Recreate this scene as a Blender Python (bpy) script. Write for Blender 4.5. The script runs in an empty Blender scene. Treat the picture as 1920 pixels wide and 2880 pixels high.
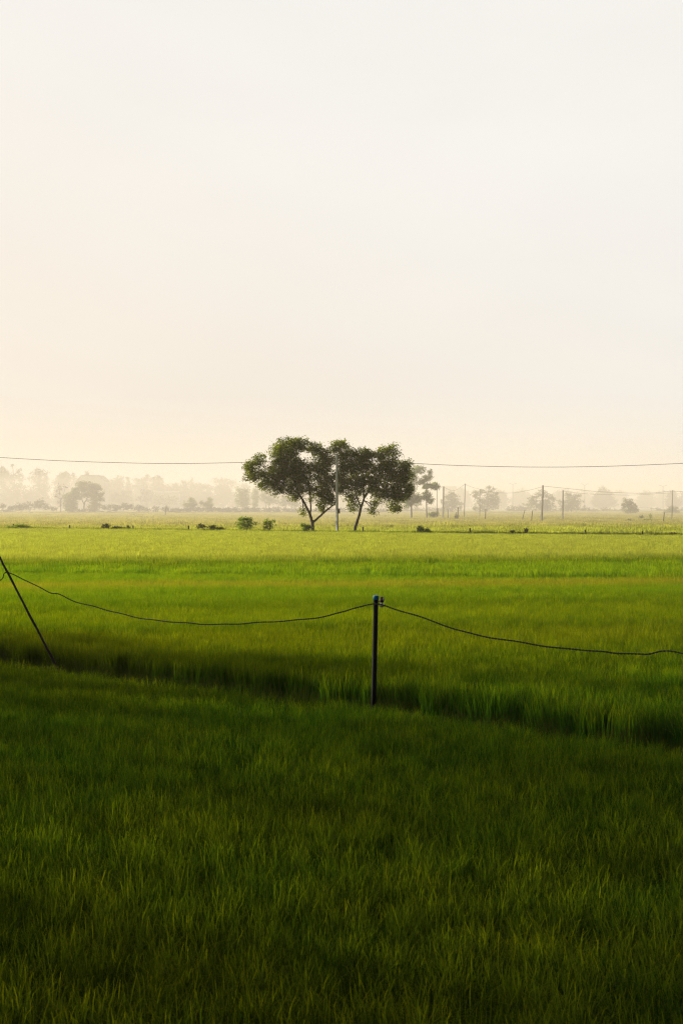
import bpy, math, random
import numpy as np
from mathutils import Vector

R = math.radians
scene = bpy.context.scene
COL = scene.collection

# ------------------------------------------------------------------ camera
CAM_H, F_PX, HOR = 2.8, 4000.0, 1418.0      # metres above the paddy, focal length and horizon row in photograph pixels
cam = bpy.data.cameras.new('camera'); cam_o = bpy.data.objects.new('camera', cam); COL.objects.link(cam_o)
cam_o.location = (0, 0, CAM_H); cam_o.rotation_euler = (R(90), 0, 0)
cam.sensor_fit = 'VERTICAL'; cam.sensor_height = 36.0; cam.sensor_width = 24.0; cam.lens = 50.0
cam.shift_y = -22 / 2880.0
cam.clip_start = 0.1; cam.clip_end = 9000
cam.dof.use_dof = True; cam.dof.focus_distance = 110.0; cam.dof.aperture_fstop = 9.0
scene.camera = cam_o

# ------------------------------------------------------------------ light
SUN_EL, SUN_AZ = 13.0, 58.0                 # degrees above the horizon, degrees left of the view direction
sun_dir = Vector((-math.sin(R(SUN_AZ)) * math.cos(R(SUN_EL)), math.cos(R(SUN_AZ)) * math.cos(R(SUN_EL)), math.sin(R(SUN_EL))))
sl = bpy.data.lights.new('sun', 'SUN'); sl.energy = 5.0; sl.angle = R(1.5); sl.color = (1.0, 0.92, 0.76)
so = bpy.data.objects.new('sun', sl); COL.objects.link(so)
so.rotation_euler = sun_dir.to_track_quat('Z', 'Y').to_euler()

world = bpy.data.worlds.new('World'); scene.world = world; world.use_nodes = True
wn, wl = world.node_tree.nodes, world.node_tree.links
bg = wn['Background']
sky = wn.new('ShaderNodeTexSky'); sky.sky_type = 'NISHITA'; sky.sun_disc = False
sky.sun_elevation = R(SUN_EL); sky.sun_rotation = R(-SUN_AZ)
sky.air_density = 1.0; sky.dust_density = 6.0; sky.ozone_density = 1.0; sky.altitude = 0
hs = wn.new('ShaderNodeHueSaturation'); hs.inputs['Saturation'].default_value = 0.30
wl.new(sky.outputs['Color'], hs.inputs['Color'])
# a thin, even veil of high cloud over the blue
tc = wn.new('ShaderNodeTexCoord'); mp = wn.new('ShaderNodeMapping'); mp.inputs['Scale'].default_value = (1.2, 1.2, 3.2)
wl.new(tc.outputs['Generated'], mp.inputs['Vector'])
nz = wn.new('ShaderNodeTexNoise'); nz.inputs['Scale'].default_value = 2.2; nz.inputs['Detail'].default_value = 4
wl.new(mp.outputs['Vector'], nz.inputs['Vector'])
rp = wn.new('ShaderNodeMapRange'); rp.inputs['From Min'].default_value = 0.3; rp.inputs['From Max'].default_value = 0.7
rp.inputs['To Min'].default_value = 0.90; rp.inputs['To Max'].default_value = 0.98
wl.new(nz.outputs['Fac'], rp.inputs['Value'])
mx = wn.new('ShaderNodeMix'); mx.data_type = 'RGBA'
wl.new(rp.outputs['Result'], mx.inputs['Factor'])
wl.new(hs.outputs['Color'], mx.inputs['A'])
# the veil warms to peach low down on the sunny side
vd = wn.new('ShaderNodeVectorMath'); vd.operation = 'DOT_PRODUCT'; vd.inputs[1].default_value = (-0.5, 0, -1.0)
wl.new(tc.outputs['Generated'], vd.inputs[0])
vr = wn.new('ShaderNodeMapRange'); vr.interpolation_type = 'SMOOTHSTEP'; vr.inputs['From Min'].default_value = -0.34; vr.inputs['From Max'].default_value = 0.16
wl.new(vd.outputs['Value'], vr.inputs['Value'])
vc = wn.new('ShaderNodeMix'); vc.data_type = 'RGBA'; vc.inputs['A'].default_value = (9.5, 9.28, 8.9, 1); vc.inputs['B'].default_value = (9.6, 8.6, 7.4, 1)
wl.new(vr.outputs['Result'], vc.inputs['Factor']); wl.new(vc.outputs['Result'], mx.inputs['B'])
# the mist glows on the sunny side: the sky dims towards the zenith and behind the camera
dt = wn.new('ShaderNodeVectorMath'); dt.operation = 'DOT_PRODUCT'; dt.inputs[1].default_value = (-0.60, 0.78, -0.16)
wl.new(tc.outputs['Generated'], dt.inputs[0])
gl = wn.new('ShaderNodeMapRange'); gl.interpolation_type = 'SMOOTHERSTEP'; gl.inputs['From Min'].default_value = -0.75; gl.inputs['From Max'].default_value = 0.52
gl.inputs['To Min'].default_value = 0.0; gl.inputs['To Max'].default_value = 1.0
wl.new(dt.outputs['Value'], gl.inputs['Value'])
gm = wn.new('ShaderNodeMix'); gm.data_type = 'RGBA'; gm.blend_type = 'MULTIPLY'; gm.inputs['Factor'].default_value = 1
wl.new(mx.outputs['Result'], gm.inputs['A']); 
gt = wn.new('ShaderNodeMix'); gt.data_type = 'RGBA'; gt.inputs['A'].default_value = (0.052, 0.075, 0.10, 1); gt.inputs['B'].default_value = (1, 1, 1, 1)
wl.new(gl.outputs['Result'], gt.inputs['Factor']); wl.new(gt.outputs['Result'], gm.inputs['B'])
wl.new(gm.outputs['Result'], bg.inputs['Color'])
bg.inputs['Strength'].default_value = 0.0505

vs = scene.view_settings
vs.view_transform = 'Standard'; vs.look = 'None'; vs.exposure = 1.0; vs.gamma = 1.0; vs.use_curve_mapping = False
scene.render.engine = 'CYCLES'
scene.cycles.use_denoising = True
scene.cycles.filter_width = 1.25
scene.cycles.use_adaptive_sampling = False
scene.cycles.denoising_prefilter = 'NONE'
scene.cycles.volume_bounces = 1
scene.cycles.max_bounces = 6; scene.cycles.diffuse_bounces = 3; scene.cycles.transmission_bounces = 4
scene.cycles.sample_clamp_indirect = 6

HAZE_DENSITY = 0.00034
MIST_DENSITY = 0.0024

# ------------------------------------------------------------------ helpers
def tag(o, label=None, cat=None, group=None, kind=None):
    if label: o['label'] = label
    if cat: o['category'] = cat
    if group: o['group'] = group
    if kind: o['kind'] = kind
    return o

def empty(name, loc, label, cat, group=None):
    o = bpy.data.objects.new(name, None); COL.objects.link(o); o.location = loc
    o.empty_display_size = 0.3
    return tag(o, label, cat, group)

def W(sx, sy, d):
    """point seen at photograph pixel (sx, sy) when it stands d metres away"""
    return np.array([(sx - 960.0) / F_PX * d, d, CAM_H - (sy - HOR) / F_PX * d])

class MB:
    """collects quads / triangles for one mesh object"""
    def __init__(s): s.v = []; s.f = []; s.a = []; s.n = 0
    def add(s, V, F, a=0.0):
        V = np.asarray(V, float)
        for f in F: s.f.append(tuple(int(i) + s.n for i in f))
        s.v.append(V); s.a.append(np.full(len(V), a) if np.isscalar(a) else np.asarray(a, float)); s.n += len(V)
    def tube(s, pts, rad, n=7, a=0.0, cap=True):
        pts = [Vector(p) for p in pts]
        if np.isscalar(rad): rad = [rad] * len(pts)
        V, F = [], []
        ref = None
        for i, p in enumerate(pts):
            t = (pts[min(i + 1, len(pts) - 1)] - pts[max(i - 1, 0)]).normalized()
            if ref is None:
                ref = Vector((1, 0, 0)) if abs(t.x) < 0.9 else Vector((0, 1, 0))
            u = (ref - t * ref.dot(t)).normalized(); w = t.cross(u); ref = u
            for k in range(n):
                q = 2 * math.pi * k / n
                V.append(p + (u * math.cos(q) + w * math.sin(q)) * rad[i])
        for i in range(len(pts) - 1):
            for k in range(n):
                k2 = (k + 1) % n
                F.append((i * n + k, i * n + k2, (i + 1) * n + k2, (i + 1) * n + k))
        if cap:
            F.append(tuple(range(n - 1, -1, -1))); F.append(tuple((len(pts) - 1) * n + k for k in range(n)))
        s.add([tuple(v) for v in V], F, a)
        return s
    def box(s, c, size, rz=0.0, a=0.0):
        sx, sy, sz = size; V = []
        for dz in (-.5, .5):
            for dx, dy in ((-.5, -.5), (.5, -.5), (.5, .5), (-.5, .5)):
                x, y = dx * sx, dy * sy
                V.append((c[0] + x * math.cos(rz) - y * math.sin(rz), c[1] + x * math.sin(rz) + y * math.cos(rz), c[2] + dz * sz))
        s.add(V, [(3, 2, 1, 0), (4, 5, 6, 7), (0, 1, 5, 4), (1, 2, 6, 5), (2, 3, 7, 6), (3, 0, 4, 7)], a)
        return s
    def lathe(s, c, prof, n=12, a=0.0, axis=None):
        """prof: (radius, height) pairs turned about a (near) vertical axis at c"""
        ax = Vector(axis or (0, 0, 1)).normalized()
        s.tube([Vector(c) + ax * h for r, h in prof], [r for r, h in prof], n, a)
        return s
    def build(s, name, mat, parent=None, smooth=True, origin=None):
        V = np.concatenate(s.v); A = np.concatenate(s.a)
        return mesh_obj(name, V, s.f, mat, parent, A, smooth, origin)

def mesh_obj(name, V, F, mat, parent=None, attr=None, smooth=False, origin=None):
    """links one mesh object; world coordinates in, parent-local or origin-local coordinates stored"""
    V = np.asarray(V, float)
    off = np.array(parent.location) if parent is not None else (np.array(origin, float) if origin is not None else np.zeros(3))
    if parent is not None and parent.parent is not None: off = off + np.array(parent.parent.location)
    me = bpy.data.meshes.new(name)
    L = V - off
    if isinstance(F, np.ndarray):
        n = len(F); k = F.shape[1]
        me.vertices.add(len(L)); me.vertices.foreach_set('co', L.astype(np.float32).ravel())
        me.loops.add(n * k); me.loops.foreach_set('vertex_index', F.astype(np.int32).ravel())
        me.polygons.add(n); me.polygons.foreach_set('loop_start', np.arange(0, n * k, k, dtype=np.int32))
        me.update(calc_edges=True)
    else:
        me.from_pydata(L.tolist(), [], F)
    if attr is not None:
        at = me.attributes.new('tone', 'FLOAT', 'POINT'); at.data.foreach_set('value', np.asarray(attr, np.float32))
    if smooth:
        me.polygons.foreach_set('use_smooth', np.ones(len(me.polygons), bool))
    me.materials.append(mat)
    o = bpy.data.objects.new(name, me); COL.objects.link(o)
    if parent is not None: o.parent = parent
    elif origin is not None: o.location = origin
    return o

# ------------------------------------------------------------------ materials
def new_mat(name):
    m = bpy.data.materials.new(name); m.use_nodes = True
    nt = m.node_tree; nt.nodes.clear()
    out = nt.nodes.new('ShaderNodeOutputMaterial')
    return m, nt.nodes, nt.links, out

def leaf_mat(name, c0, c1, trans=0.38, tcol=(1.25, 1.25, 0.6)):
    m, N, L, out = new_mat(name)
    at = N.new('ShaderNodeAttribute'); at.attribute_name = 'tone'
    mix = N.new('ShaderNodeMix'); mix.data_type = 'RGBA'
    mix.inputs['A'].default_value = (*c0, 1); mix.inputs['B'].default_value = (*c1, 1)
    L.new(at.outputs['Fac'], mix.inputs['Factor'])
    di = N.new('ShaderNodeBsdfDiffuse'); L.new(mix.outputs['Result'], di.inputs['Color'])
    mu = N.new('ShaderNodeMix'); mu.data_type = 'RGBA'; mu.blend_type = 'MULTIPLY'; mu.inputs['Factor'].default_value = 1
    mu.inputs['B'].default_value = (*tcol, 1); L.new(mix.outputs['Result'], mu.inputs['A'])
    tr = N.new('ShaderNodeBsdfTranslucent'); L.new(mu.outputs['Result'], tr.inputs['Color'])
    ms = N.new('ShaderNodeMixShader'); ms.inputs['Fac'].default_value = trans
    L.new(di.outputs[0], ms.inputs[1]); L.new(tr.outputs[0], ms.inputs[2])
    L.new(ms.outputs[0], out.inputs['Surface'])
    return m

def solid_mat(name, c0, c1, scale=8.0, rough=0.8, bump=0.3, stretch=(1, 1, 1), spec=0.35):
    m, N, L, out = new_mat(name)
    b = N.new('ShaderNodeBsdfPrincipled'); b.inputs['Roughness'].default_value = rough; b.inputs['Specular IOR Level'].default_value = spec
    tcn = N.new('ShaderNodeTexCoord'); mpn = N.new('ShaderNodeMapping'); mpn.inputs['Scale'].default_value = stretch
    L.new(tcn.outputs['Object'], mpn.inputs['Vector'])
    no = N.new('ShaderNodeTexNoise'); no.inputs['Scale'].default_value = scale; no.inputs['Detail'].default_value = 6
    L.new(mpn.outputs['Vector'], no.inputs['Vector'])
    cr = N.new('ShaderNodeValToRGB'); cr.color_ramp.elements[0].position = 0.32; cr.color_ramp.elements[1].position = 0.7
    cr.color_ramp.elements[0].color = (*c0, 1); cr.color_ramp.elements[1].color = (*c1, 1)
    L.new(no.outputs['Fac'], cr.inputs['Fac']); L.new(cr.outputs['Color'], b.inputs['Base Color'])
    if bump:
        bp = N.new('ShaderNodeBump'); bp.inputs['Strength'].default_value = bump; bp.inputs['Distance'].default_value = 0.02
        L.new(no.outputs['Fac'], bp.inputs['Height']); L.new(bp.outputs['Normal'], b.inputs['Normal'])
    L.new(b.outputs[0], out.inputs['Surface'])
    return m

M = {}
M['bark'] = solid_mat('bark', (0.035, 0.024, 0.014), (0.11, 0.08, 0.05), 9, 0.9, 0.6, (1, 1, 0.3))
M['pale_bark'] = solid_mat('pale_bark', (0.10, 0.08, 0.06), (0.2, 0.17, 0.13), 9, 0.9, 0.5, (1, 1, 0.3))
M['concrete'] = solid_mat('concrete', (0.46, 0.45, 0.42), (0.62, 0.61, 0.57), 5, 0.85, 0.2, (1, 1, 0.25))
M['dark_concrete'] = solid_mat('dark_concrete', (0.24, 0.22, 0.18), (0.36, 0.33, 0.27), 5, 0.85, 0.2, (1, 1, 0.25))
M['post_wood'] = solid_mat('post_wood', (0.05, 0.035, 0.022), (0.13, 0.095, 0.06), 10, 0.9, 0.5, (1, 1, 0.2))
M['steel'] = solid_mat('steel', (0.10, 0.10, 0.10), (0.2, 0.2, 0.2), 6, 0.6, 0)
M['cable'] = solid_mat('cable', (0.004, 0.004, 0.004), (0.011, 0.010, 0.009), 6, 0.7, 0, (1, 1, 1), 0.08)
M['pvc_black'] = solid_mat('pvc_black', (0.003, 0.003, 0.003), (0.007, 0.006, 0.006), 4, 0.6, 0.05, (1, 1, 0.2), 0.08)
M['pvc_blue'] = solid_mat('pvc_blue', (0.005, 0.14, 0.33), (0.01, 0.19, 0.42), 20, 0.4, 0.05)
M['bamboo'] = solid_mat('bamboo', (0.006, 0.003, 0.002), (0.025, 0.010, 0.005), 12, 0.7, 0.2, (1, 1, 0.2), 0.1)
M['porcelain'] = solid_mat('porcelain', (0.42, 0.40, 0.34), (0.6, 0.58, 0.5), 10, 0.3, 0)
M['rust'] = solid_mat('rust', (0.035, 0.012, 0.008), (0.08, 0.03, 0.018), 30, 0.85, 0.2)
M['wall_white'] = solid_mat('wall_white', (0.55, 0.56, 0.56), (0.66, 0.67, 0.67), 0.6, 0.9, 0)
M['wall_grey'] = solid_mat('wall_grey', (0.32, 0.31, 0.30), (0.42, 0.41, 0.39), 0.6, 0.9, 0)
M['roof_grey'] = solid_mat('roof_grey', (0.16, 0.155, 0.15), (0.24, 0.23, 0.22), 0.8, 0.8, 0)
M['window_dark'] = solid_mat('window_dark', (0.03, 0.035, 0.04), (0.05, 0.055, 0.06), 1, 0.2, 0)
M['sack'] = solid_mat('sack', (0.45, 0.42, 0.38), (0.65, 0.62, 0.56), 8, 0.8, 0.4)
M['paint_white'] = solid_mat('paint_white', (0.6, 0.6, 0.57), (0.75, 0.75, 0.72), 8, 0.7, 0.1)
M['earth'] = solid_mat('earth', (0.008, 0.010, 0.004), (0.02, 0.02, 0.009), 3, 1.0, 0.5)
M['acacia_leaf'] = leaf_mat('acacia_leaf', (0.055, 0.078, 0.002), (0.21, 0.23, 0.004), 0.6)
M['bush_leaf'] = leaf_mat('bush_leaf', (0.10, 0.18, 0.008), (0.24, 0.31, 0.02), 0.5)
M['hedge_leaf'] = leaf_mat('hedge_leaf', (0.030, 0.042, 0.012), (0.085, 0.095, 0.03))
M['tree_leaf'] = leaf_mat('tree_leaf', (0.045, 0.070, 0.006), (0.13, 0.16, 0.012), 0.5)
M['light_leaf'] = leaf_mat('light_leaf', (0.09, 0.14, 0.016), (0.19, 0.24, 0.03), 0.5)
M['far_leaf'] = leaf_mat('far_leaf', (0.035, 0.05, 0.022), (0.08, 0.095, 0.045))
M['dry_leaf'] = leaf_mat('dry_leaf', (0.07, 0.045, 0.02), (0.16, 0.10, 0.045))

# rice: the plots differ in ripeness (yellow or green strips running across the view), tips are yellower than blades; shade and mist tints are painted in too
def rice_mat():
    m, N, L, out = new_mat('rice_blade')
    geo = N.new('ShaderNodeNewGeometry')
    sep = N.new('ShaderNodeSeparateXYZ'); L.new(geo.outputs['Position'], sep.inputs[0])
    mpn = N.new('ShaderNodeMapping'); mpn.inputs['Scale'].default_value = (0.05, 0.22, 0.0)
    L.new(geo.outputs['Position'], mpn.inputs['Vector'])
    nb = N.new('ShaderNodeTexNoise'); nb.inputs['Scale'].default_value = 1.0; nb.inputs['Detail'].default_value = 3
    L.new(mpn.outputs['Vector'], nb.inputs['Vector'])
    # y' = y - 0.17 x + wobble
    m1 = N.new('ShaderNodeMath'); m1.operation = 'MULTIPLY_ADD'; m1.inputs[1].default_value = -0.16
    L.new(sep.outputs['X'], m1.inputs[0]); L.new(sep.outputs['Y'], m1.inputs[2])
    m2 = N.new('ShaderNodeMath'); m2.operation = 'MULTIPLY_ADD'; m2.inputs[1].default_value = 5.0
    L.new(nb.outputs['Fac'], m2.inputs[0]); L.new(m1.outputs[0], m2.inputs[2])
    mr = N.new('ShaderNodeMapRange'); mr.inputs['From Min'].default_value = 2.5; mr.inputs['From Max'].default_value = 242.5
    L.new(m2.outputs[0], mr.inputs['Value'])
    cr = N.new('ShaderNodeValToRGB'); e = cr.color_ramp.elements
    G = (0.020, 0.092, 0.007, 1); Y = (0.255, 0.285, 0.085, 1); TA = (0.27, 0.25, 0.15, 1); GY = (0.036, 0.092, 0.002, 1); V_ = (0.085, 0.18, 0.006, 1); D = (0.019, 0.068, 0.003, 1); DY = (0.056, 0.092, 0.003, 1); T = (0.17, 0.18, 0.022, 1); YM = (0.080, 0.135, 0.003, 1)  # D, DY: shade beyond the dike put into the rice colour; TA: mist tint
    DG = (0.015, 0.050, 0.006, 1); NG = (0.022, 0.072, 0.006, 1)  # foreground darkening painted into the rice, deepest towards the camera
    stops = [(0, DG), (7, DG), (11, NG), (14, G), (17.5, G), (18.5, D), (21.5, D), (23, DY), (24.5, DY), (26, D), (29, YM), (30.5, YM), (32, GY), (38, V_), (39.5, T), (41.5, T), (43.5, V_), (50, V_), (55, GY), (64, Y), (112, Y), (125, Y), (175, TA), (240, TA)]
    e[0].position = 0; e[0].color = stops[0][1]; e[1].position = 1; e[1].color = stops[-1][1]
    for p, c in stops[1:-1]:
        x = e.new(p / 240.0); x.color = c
    L.new(mr.outputs['Result'], cr.inputs['Fac'])
    # clump to clump variation
    oi = N.new('ShaderNodeObjectInfo')
    n2 = N.new('ShaderNodeTexNoise'); n2.inputs['Scale'].default_value = 0.9; n2.inputs['Detail'].default_value = 4
    L.new(geo.outputs['Position'], n2.inputs['Vector'])
    ad = N.new('ShaderNodeMath'); ad.operation = 'MULTIPLY_ADD'; ad.inputs[1].default_value = 0.55
    L.new(oi.outputs['Random'], ad.inputs[0]); L.new(n2.outputs['Fac'], ad.inputs[2])
    hr = N.new('ShaderNodeMapRange'); hr.inputs['From Min'].default_value = 0.28; hr.inputs['From Max'].default_value = 1.15
    hr.inputs['To Min'].default_value = 0.0; hr.inputs['To Max'].default_value = 1.0
    L.new(ad.outputs[0], hr.inputs['Value'])
    at = N.new('ShaderNodeAttribute'); at.attribute_name = 'tone'
    tipf = N.new('ShaderNodeMath'); tipf.operation = 'MULTIPLY'; L.new(at.outputs['Fac'], tipf.inputs[0]); L.new(hr.outputs['Result'], tipf.inputs[1])
    mix = N.new('ShaderNodeMix'); mix.data_type = 'RGBA'
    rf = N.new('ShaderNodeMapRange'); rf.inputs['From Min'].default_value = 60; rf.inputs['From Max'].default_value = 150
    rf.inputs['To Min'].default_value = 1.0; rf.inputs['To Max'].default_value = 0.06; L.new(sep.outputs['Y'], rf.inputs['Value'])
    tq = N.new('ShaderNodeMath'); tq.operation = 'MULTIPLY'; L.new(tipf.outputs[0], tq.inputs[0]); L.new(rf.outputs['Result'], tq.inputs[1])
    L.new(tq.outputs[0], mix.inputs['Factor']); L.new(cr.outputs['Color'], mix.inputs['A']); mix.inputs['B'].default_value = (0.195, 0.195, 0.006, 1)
    va = N.new('ShaderNodeHueSaturation'); L.new(mix.outputs['Result'], va.inputs['Color'])
    vr = N.new('ShaderNodeMapRange'); vr.inputs['To Min'].default_value = 0.32; vr.inputs['To Max'].default_value = 1.6
    L.new(oi.outputs['Random'], vr.inputs['Value'])
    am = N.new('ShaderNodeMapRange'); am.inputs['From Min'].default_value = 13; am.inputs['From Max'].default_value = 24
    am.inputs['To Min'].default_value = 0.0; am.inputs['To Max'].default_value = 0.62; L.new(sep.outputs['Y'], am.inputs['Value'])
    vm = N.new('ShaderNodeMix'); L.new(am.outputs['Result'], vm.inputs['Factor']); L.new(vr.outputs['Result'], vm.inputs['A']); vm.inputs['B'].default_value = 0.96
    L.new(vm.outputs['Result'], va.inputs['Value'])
    di = N.new('ShaderNodeBsdfDiffuse'); L.new(va.outputs['Color'], di.inputs['Color'])
    mu = N.new('ShaderNodeMix'); mu.data_type = 'RGBA'; mu.blend_type = 'MULTIPLY'; mu.inputs['Factor'].default_value = 1
    mu.inputs['B'].default_value = (1.7, 1.65, 0.5, 1); L.new(va.outputs['Color'], mu.inputs['A'])
    tr = N.new('ShaderNodeBsdfTranslucent'); L.new(mu.outputs['Result'], tr.inputs['Color'])
    ms = N.new('ShaderNodeMixShader'); ms.inputs['Fac'].default_value = 0.55
    L.new(di.outputs[0], ms.inputs[1]); L.new(tr.outputs[0], ms.inputs[2])
    gl = N.new('ShaderNodeBsdfGlossy'); gl.inputs['Roughness'].default_value = 0.45; gl.inputs['Color'].default_value = (1, 0.95, 0.8, 1)
    fr = N.new('ShaderNodeFresnel'); fr.inputs['IOR'].default_value = 1.25
    ms2 = N.new('ShaderNodeMixShader'); fm = N.new('ShaderNodeMath'); fm.operation = 'MULTIPLY'; fm.inputs[1].default_value = 0.0
    L.new(fr.outputs[0], fm.inputs[0]); L.new(fm.outputs[0], ms2.inputs['Fac'])
    L.new(ms.outputs[0], ms2.inputs[1]); L.new(gl.outputs[0], ms2.inputs[2])
    L.new(ms2.outputs[0], out.inputs['Surface'])
    return m
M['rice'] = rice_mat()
M['weed'] = leaf_mat('weed', (0.018, 0.038, 0.004), (0.075, 0.07, 0.015))
M['bank_grass'] = leaf_mat('bank_grass', (0.09, 0.15, 0.008), (0.19, 0.22, 0.015), 0.5)

def ground_mat():
    m, N, L, out = new_mat('ground')
    geo = N.new('ShaderNodeNewGeometry'); sep = N.new('ShaderNodeSeparateXYZ'); L.new(geo.outputs['Position'], sep.inputs[0])
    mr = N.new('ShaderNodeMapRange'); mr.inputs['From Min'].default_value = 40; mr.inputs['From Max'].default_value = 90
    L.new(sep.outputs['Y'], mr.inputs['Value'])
    no = N.new('ShaderNodeTexNoise'); no.inputs['Scale'].default_value = 0.06; no.inputs['Detail'].default_value = 6
    mpn = N.new('ShaderNodeMapping'); mpn.inputs['Scale'].default_value = (0.35, 1, 1)
    L.new(geo.outputs['Position'], mpn.inputs['Vector']); L.new(mpn.outputs['Vector'], no.inputs['Vector'])
    c = N.new('ShaderNodeValToRGB'); c.color_ramp.elements[0].position = 0.3; c.color_ramp.elements[1].position = 0.72
    c.color_ramp.elements[0].color = (0.14, 0.16, 0.025, 1); c.color_ramp.elements[1].color = (0.22, 0.21, 0.05, 1)
    L.new(no.outputs['Fac'], c.inputs['Fac'])
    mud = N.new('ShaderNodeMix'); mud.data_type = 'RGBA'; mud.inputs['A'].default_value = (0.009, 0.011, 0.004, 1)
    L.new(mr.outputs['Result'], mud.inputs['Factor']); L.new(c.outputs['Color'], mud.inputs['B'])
    b = N.new('ShaderNodeBsdfDiffuse'); L.new(mud.outputs['Result'], b.inputs['Color'])
    L.new(b.outputs[0], out.inputs['Surface'])
    return m
M['ground'] = ground_mat()

# ------------------------------------------------------------------ setting: ground and dikes
xs = [-4000, -600, -120, -40, 0, 40, 120, 600, 4000]; ys = [-150, 0, 20, 50, 100, 160, 300, 600, 1200, 5000]
V = [(x, y, 0.0) for y in ys for x in xs]
F = [(j * len(xs) + i, j * len(xs) + i + 1, (j + 1) * len(xs) + i + 1, (j + 1) * len(xs) + i) for j in range(len(ys) - 1) for i in range(len(xs) - 1)]
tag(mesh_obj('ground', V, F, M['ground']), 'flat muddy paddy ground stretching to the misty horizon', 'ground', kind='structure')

def dike(p0, p1, half_top, half_base, h, mat, label, seed):
    rng = random.Random(seed)
    p0, p1 = Vector((*p0, 0)), Vector((*p1, 0)); t = (p1 - p0); ln = t.length; t.normalize(); nrm = Vector((-t.y, t.x, 0))
    n = max(8, int(ln / 1.2)); prof = [(-half_base, -0.05), (-half_top, h), (0, h * 1.06), (half_top, h), (half_base, -0.05)]
    V, F = [], []
    for i in range(n + 1):
        c = p0 + t * ln * i / n
        for o, z in prof:
            V.append(tuple(c + nrm * (o + rng.uniform(-.06, .06)) + Vector((0, 0, z + (rng.uniform(-.04, .04) if z > 0 else 0)))))
    k = len(prof)
    for i in range(n):
        for j in range(k - 1):
            F.append((i * k + j, (i + 1) * k + j, (i + 1) * k + j + 1, i * k + j + 1))
    return tag(mesh_obj('dike', V, F, mat, smooth=True), label, 'dike', kind='structure')

NEAR_A, NEAR_D = np.array([-4.36, 21.5]), np.array([4.755, -4.30]); NEAR_L = NEAR_D / np.linalg.norm(NEAR_D)
def near_y(x): return NEAR_A[1] + (x - NEAR_A[0]) * NEAR_D[1] / NEAR_D[0]
def far_dike_y(x): return 143 + (x + 33) * (111 - 143) / (23.4 + 33)
dike((-30, near_y(-30)), (14, near_y(14)), 0.2, 0.45, 0.08, M['earth'], 'low muddy dike between the nearest rice and the next plot', 3)
dike((-140, far_dike_y(-140)), (110, far_dike_y(110)), 1.0, 3.2, 0.20, M['ground'], 'low grassy dike under the two trees and the short stakes', 4)

dike((-130, 401), (60, 401), 3.0, 7.0, 0.6, M['ground'], 'low bank under the overgrown hedge at the far edge of the rice', 5)

# ------------------------------------------------------------------ rice: clumps of blades, scattered by geometry nodes
def clump(name, seed, n, radius, h, w, seg, curve, mat):
    rng = np.random.default_rng(seed)
    V, F, A = [], [], []
    for b in range(n):
        r = radius * math.sqrt(rng.random()); q = rng.random() * 2 * math.pi
        base = np.array([r * math.cos(q), r * math.sin(q), 0.0])
        az = rng.random() * 2 * math.pi; d = np.array([math.cos(az), math.sin(az), 0]); sd = np.array([-d[1], d[0], 0])
        hh = h * rng.uniform(0.88, 1.05); lean = rng.uniform(0.02, 0.15); cv = curve * rng.uniform(0.25, 1.2) ** 1.5
        ww = w * rng.uniform(0.7, 1.2); tip = rng.uniform(0.3, 1.0)
        i0 = len(V)
        for s in range(seg + 1):
            t = s / seg
            p = base + d * hh * (lean * t + 0.30 * cv * t ** 6) + np.array([0, 0, hh * (t - 0.16 * cv * t ** 8)])
            wd = ww * (0.55 + 0.9 * t - 1.35 * t * t) * 0.5 if s < seg else ww * 0.06
            V += [p - sd * wd, p + sd * wd]; A += [tip * t ** 2.6] * 2
        for s in range(seg):
            k = i0 + 2 * s; F.append((k, k + 1, k + 3, k + 2))
    me = bpy.data.meshes.new(name); me.from_pydata([tuple(v) for v in V], [], F)
    at = me.attributes.new('tone', 'FLOAT', 'POINT'); at.data.foreach_set('value', np.asarray(A, np.float32))
    me.materials.append(mat)
    return bpy.data.objects.new(name, me)

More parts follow.
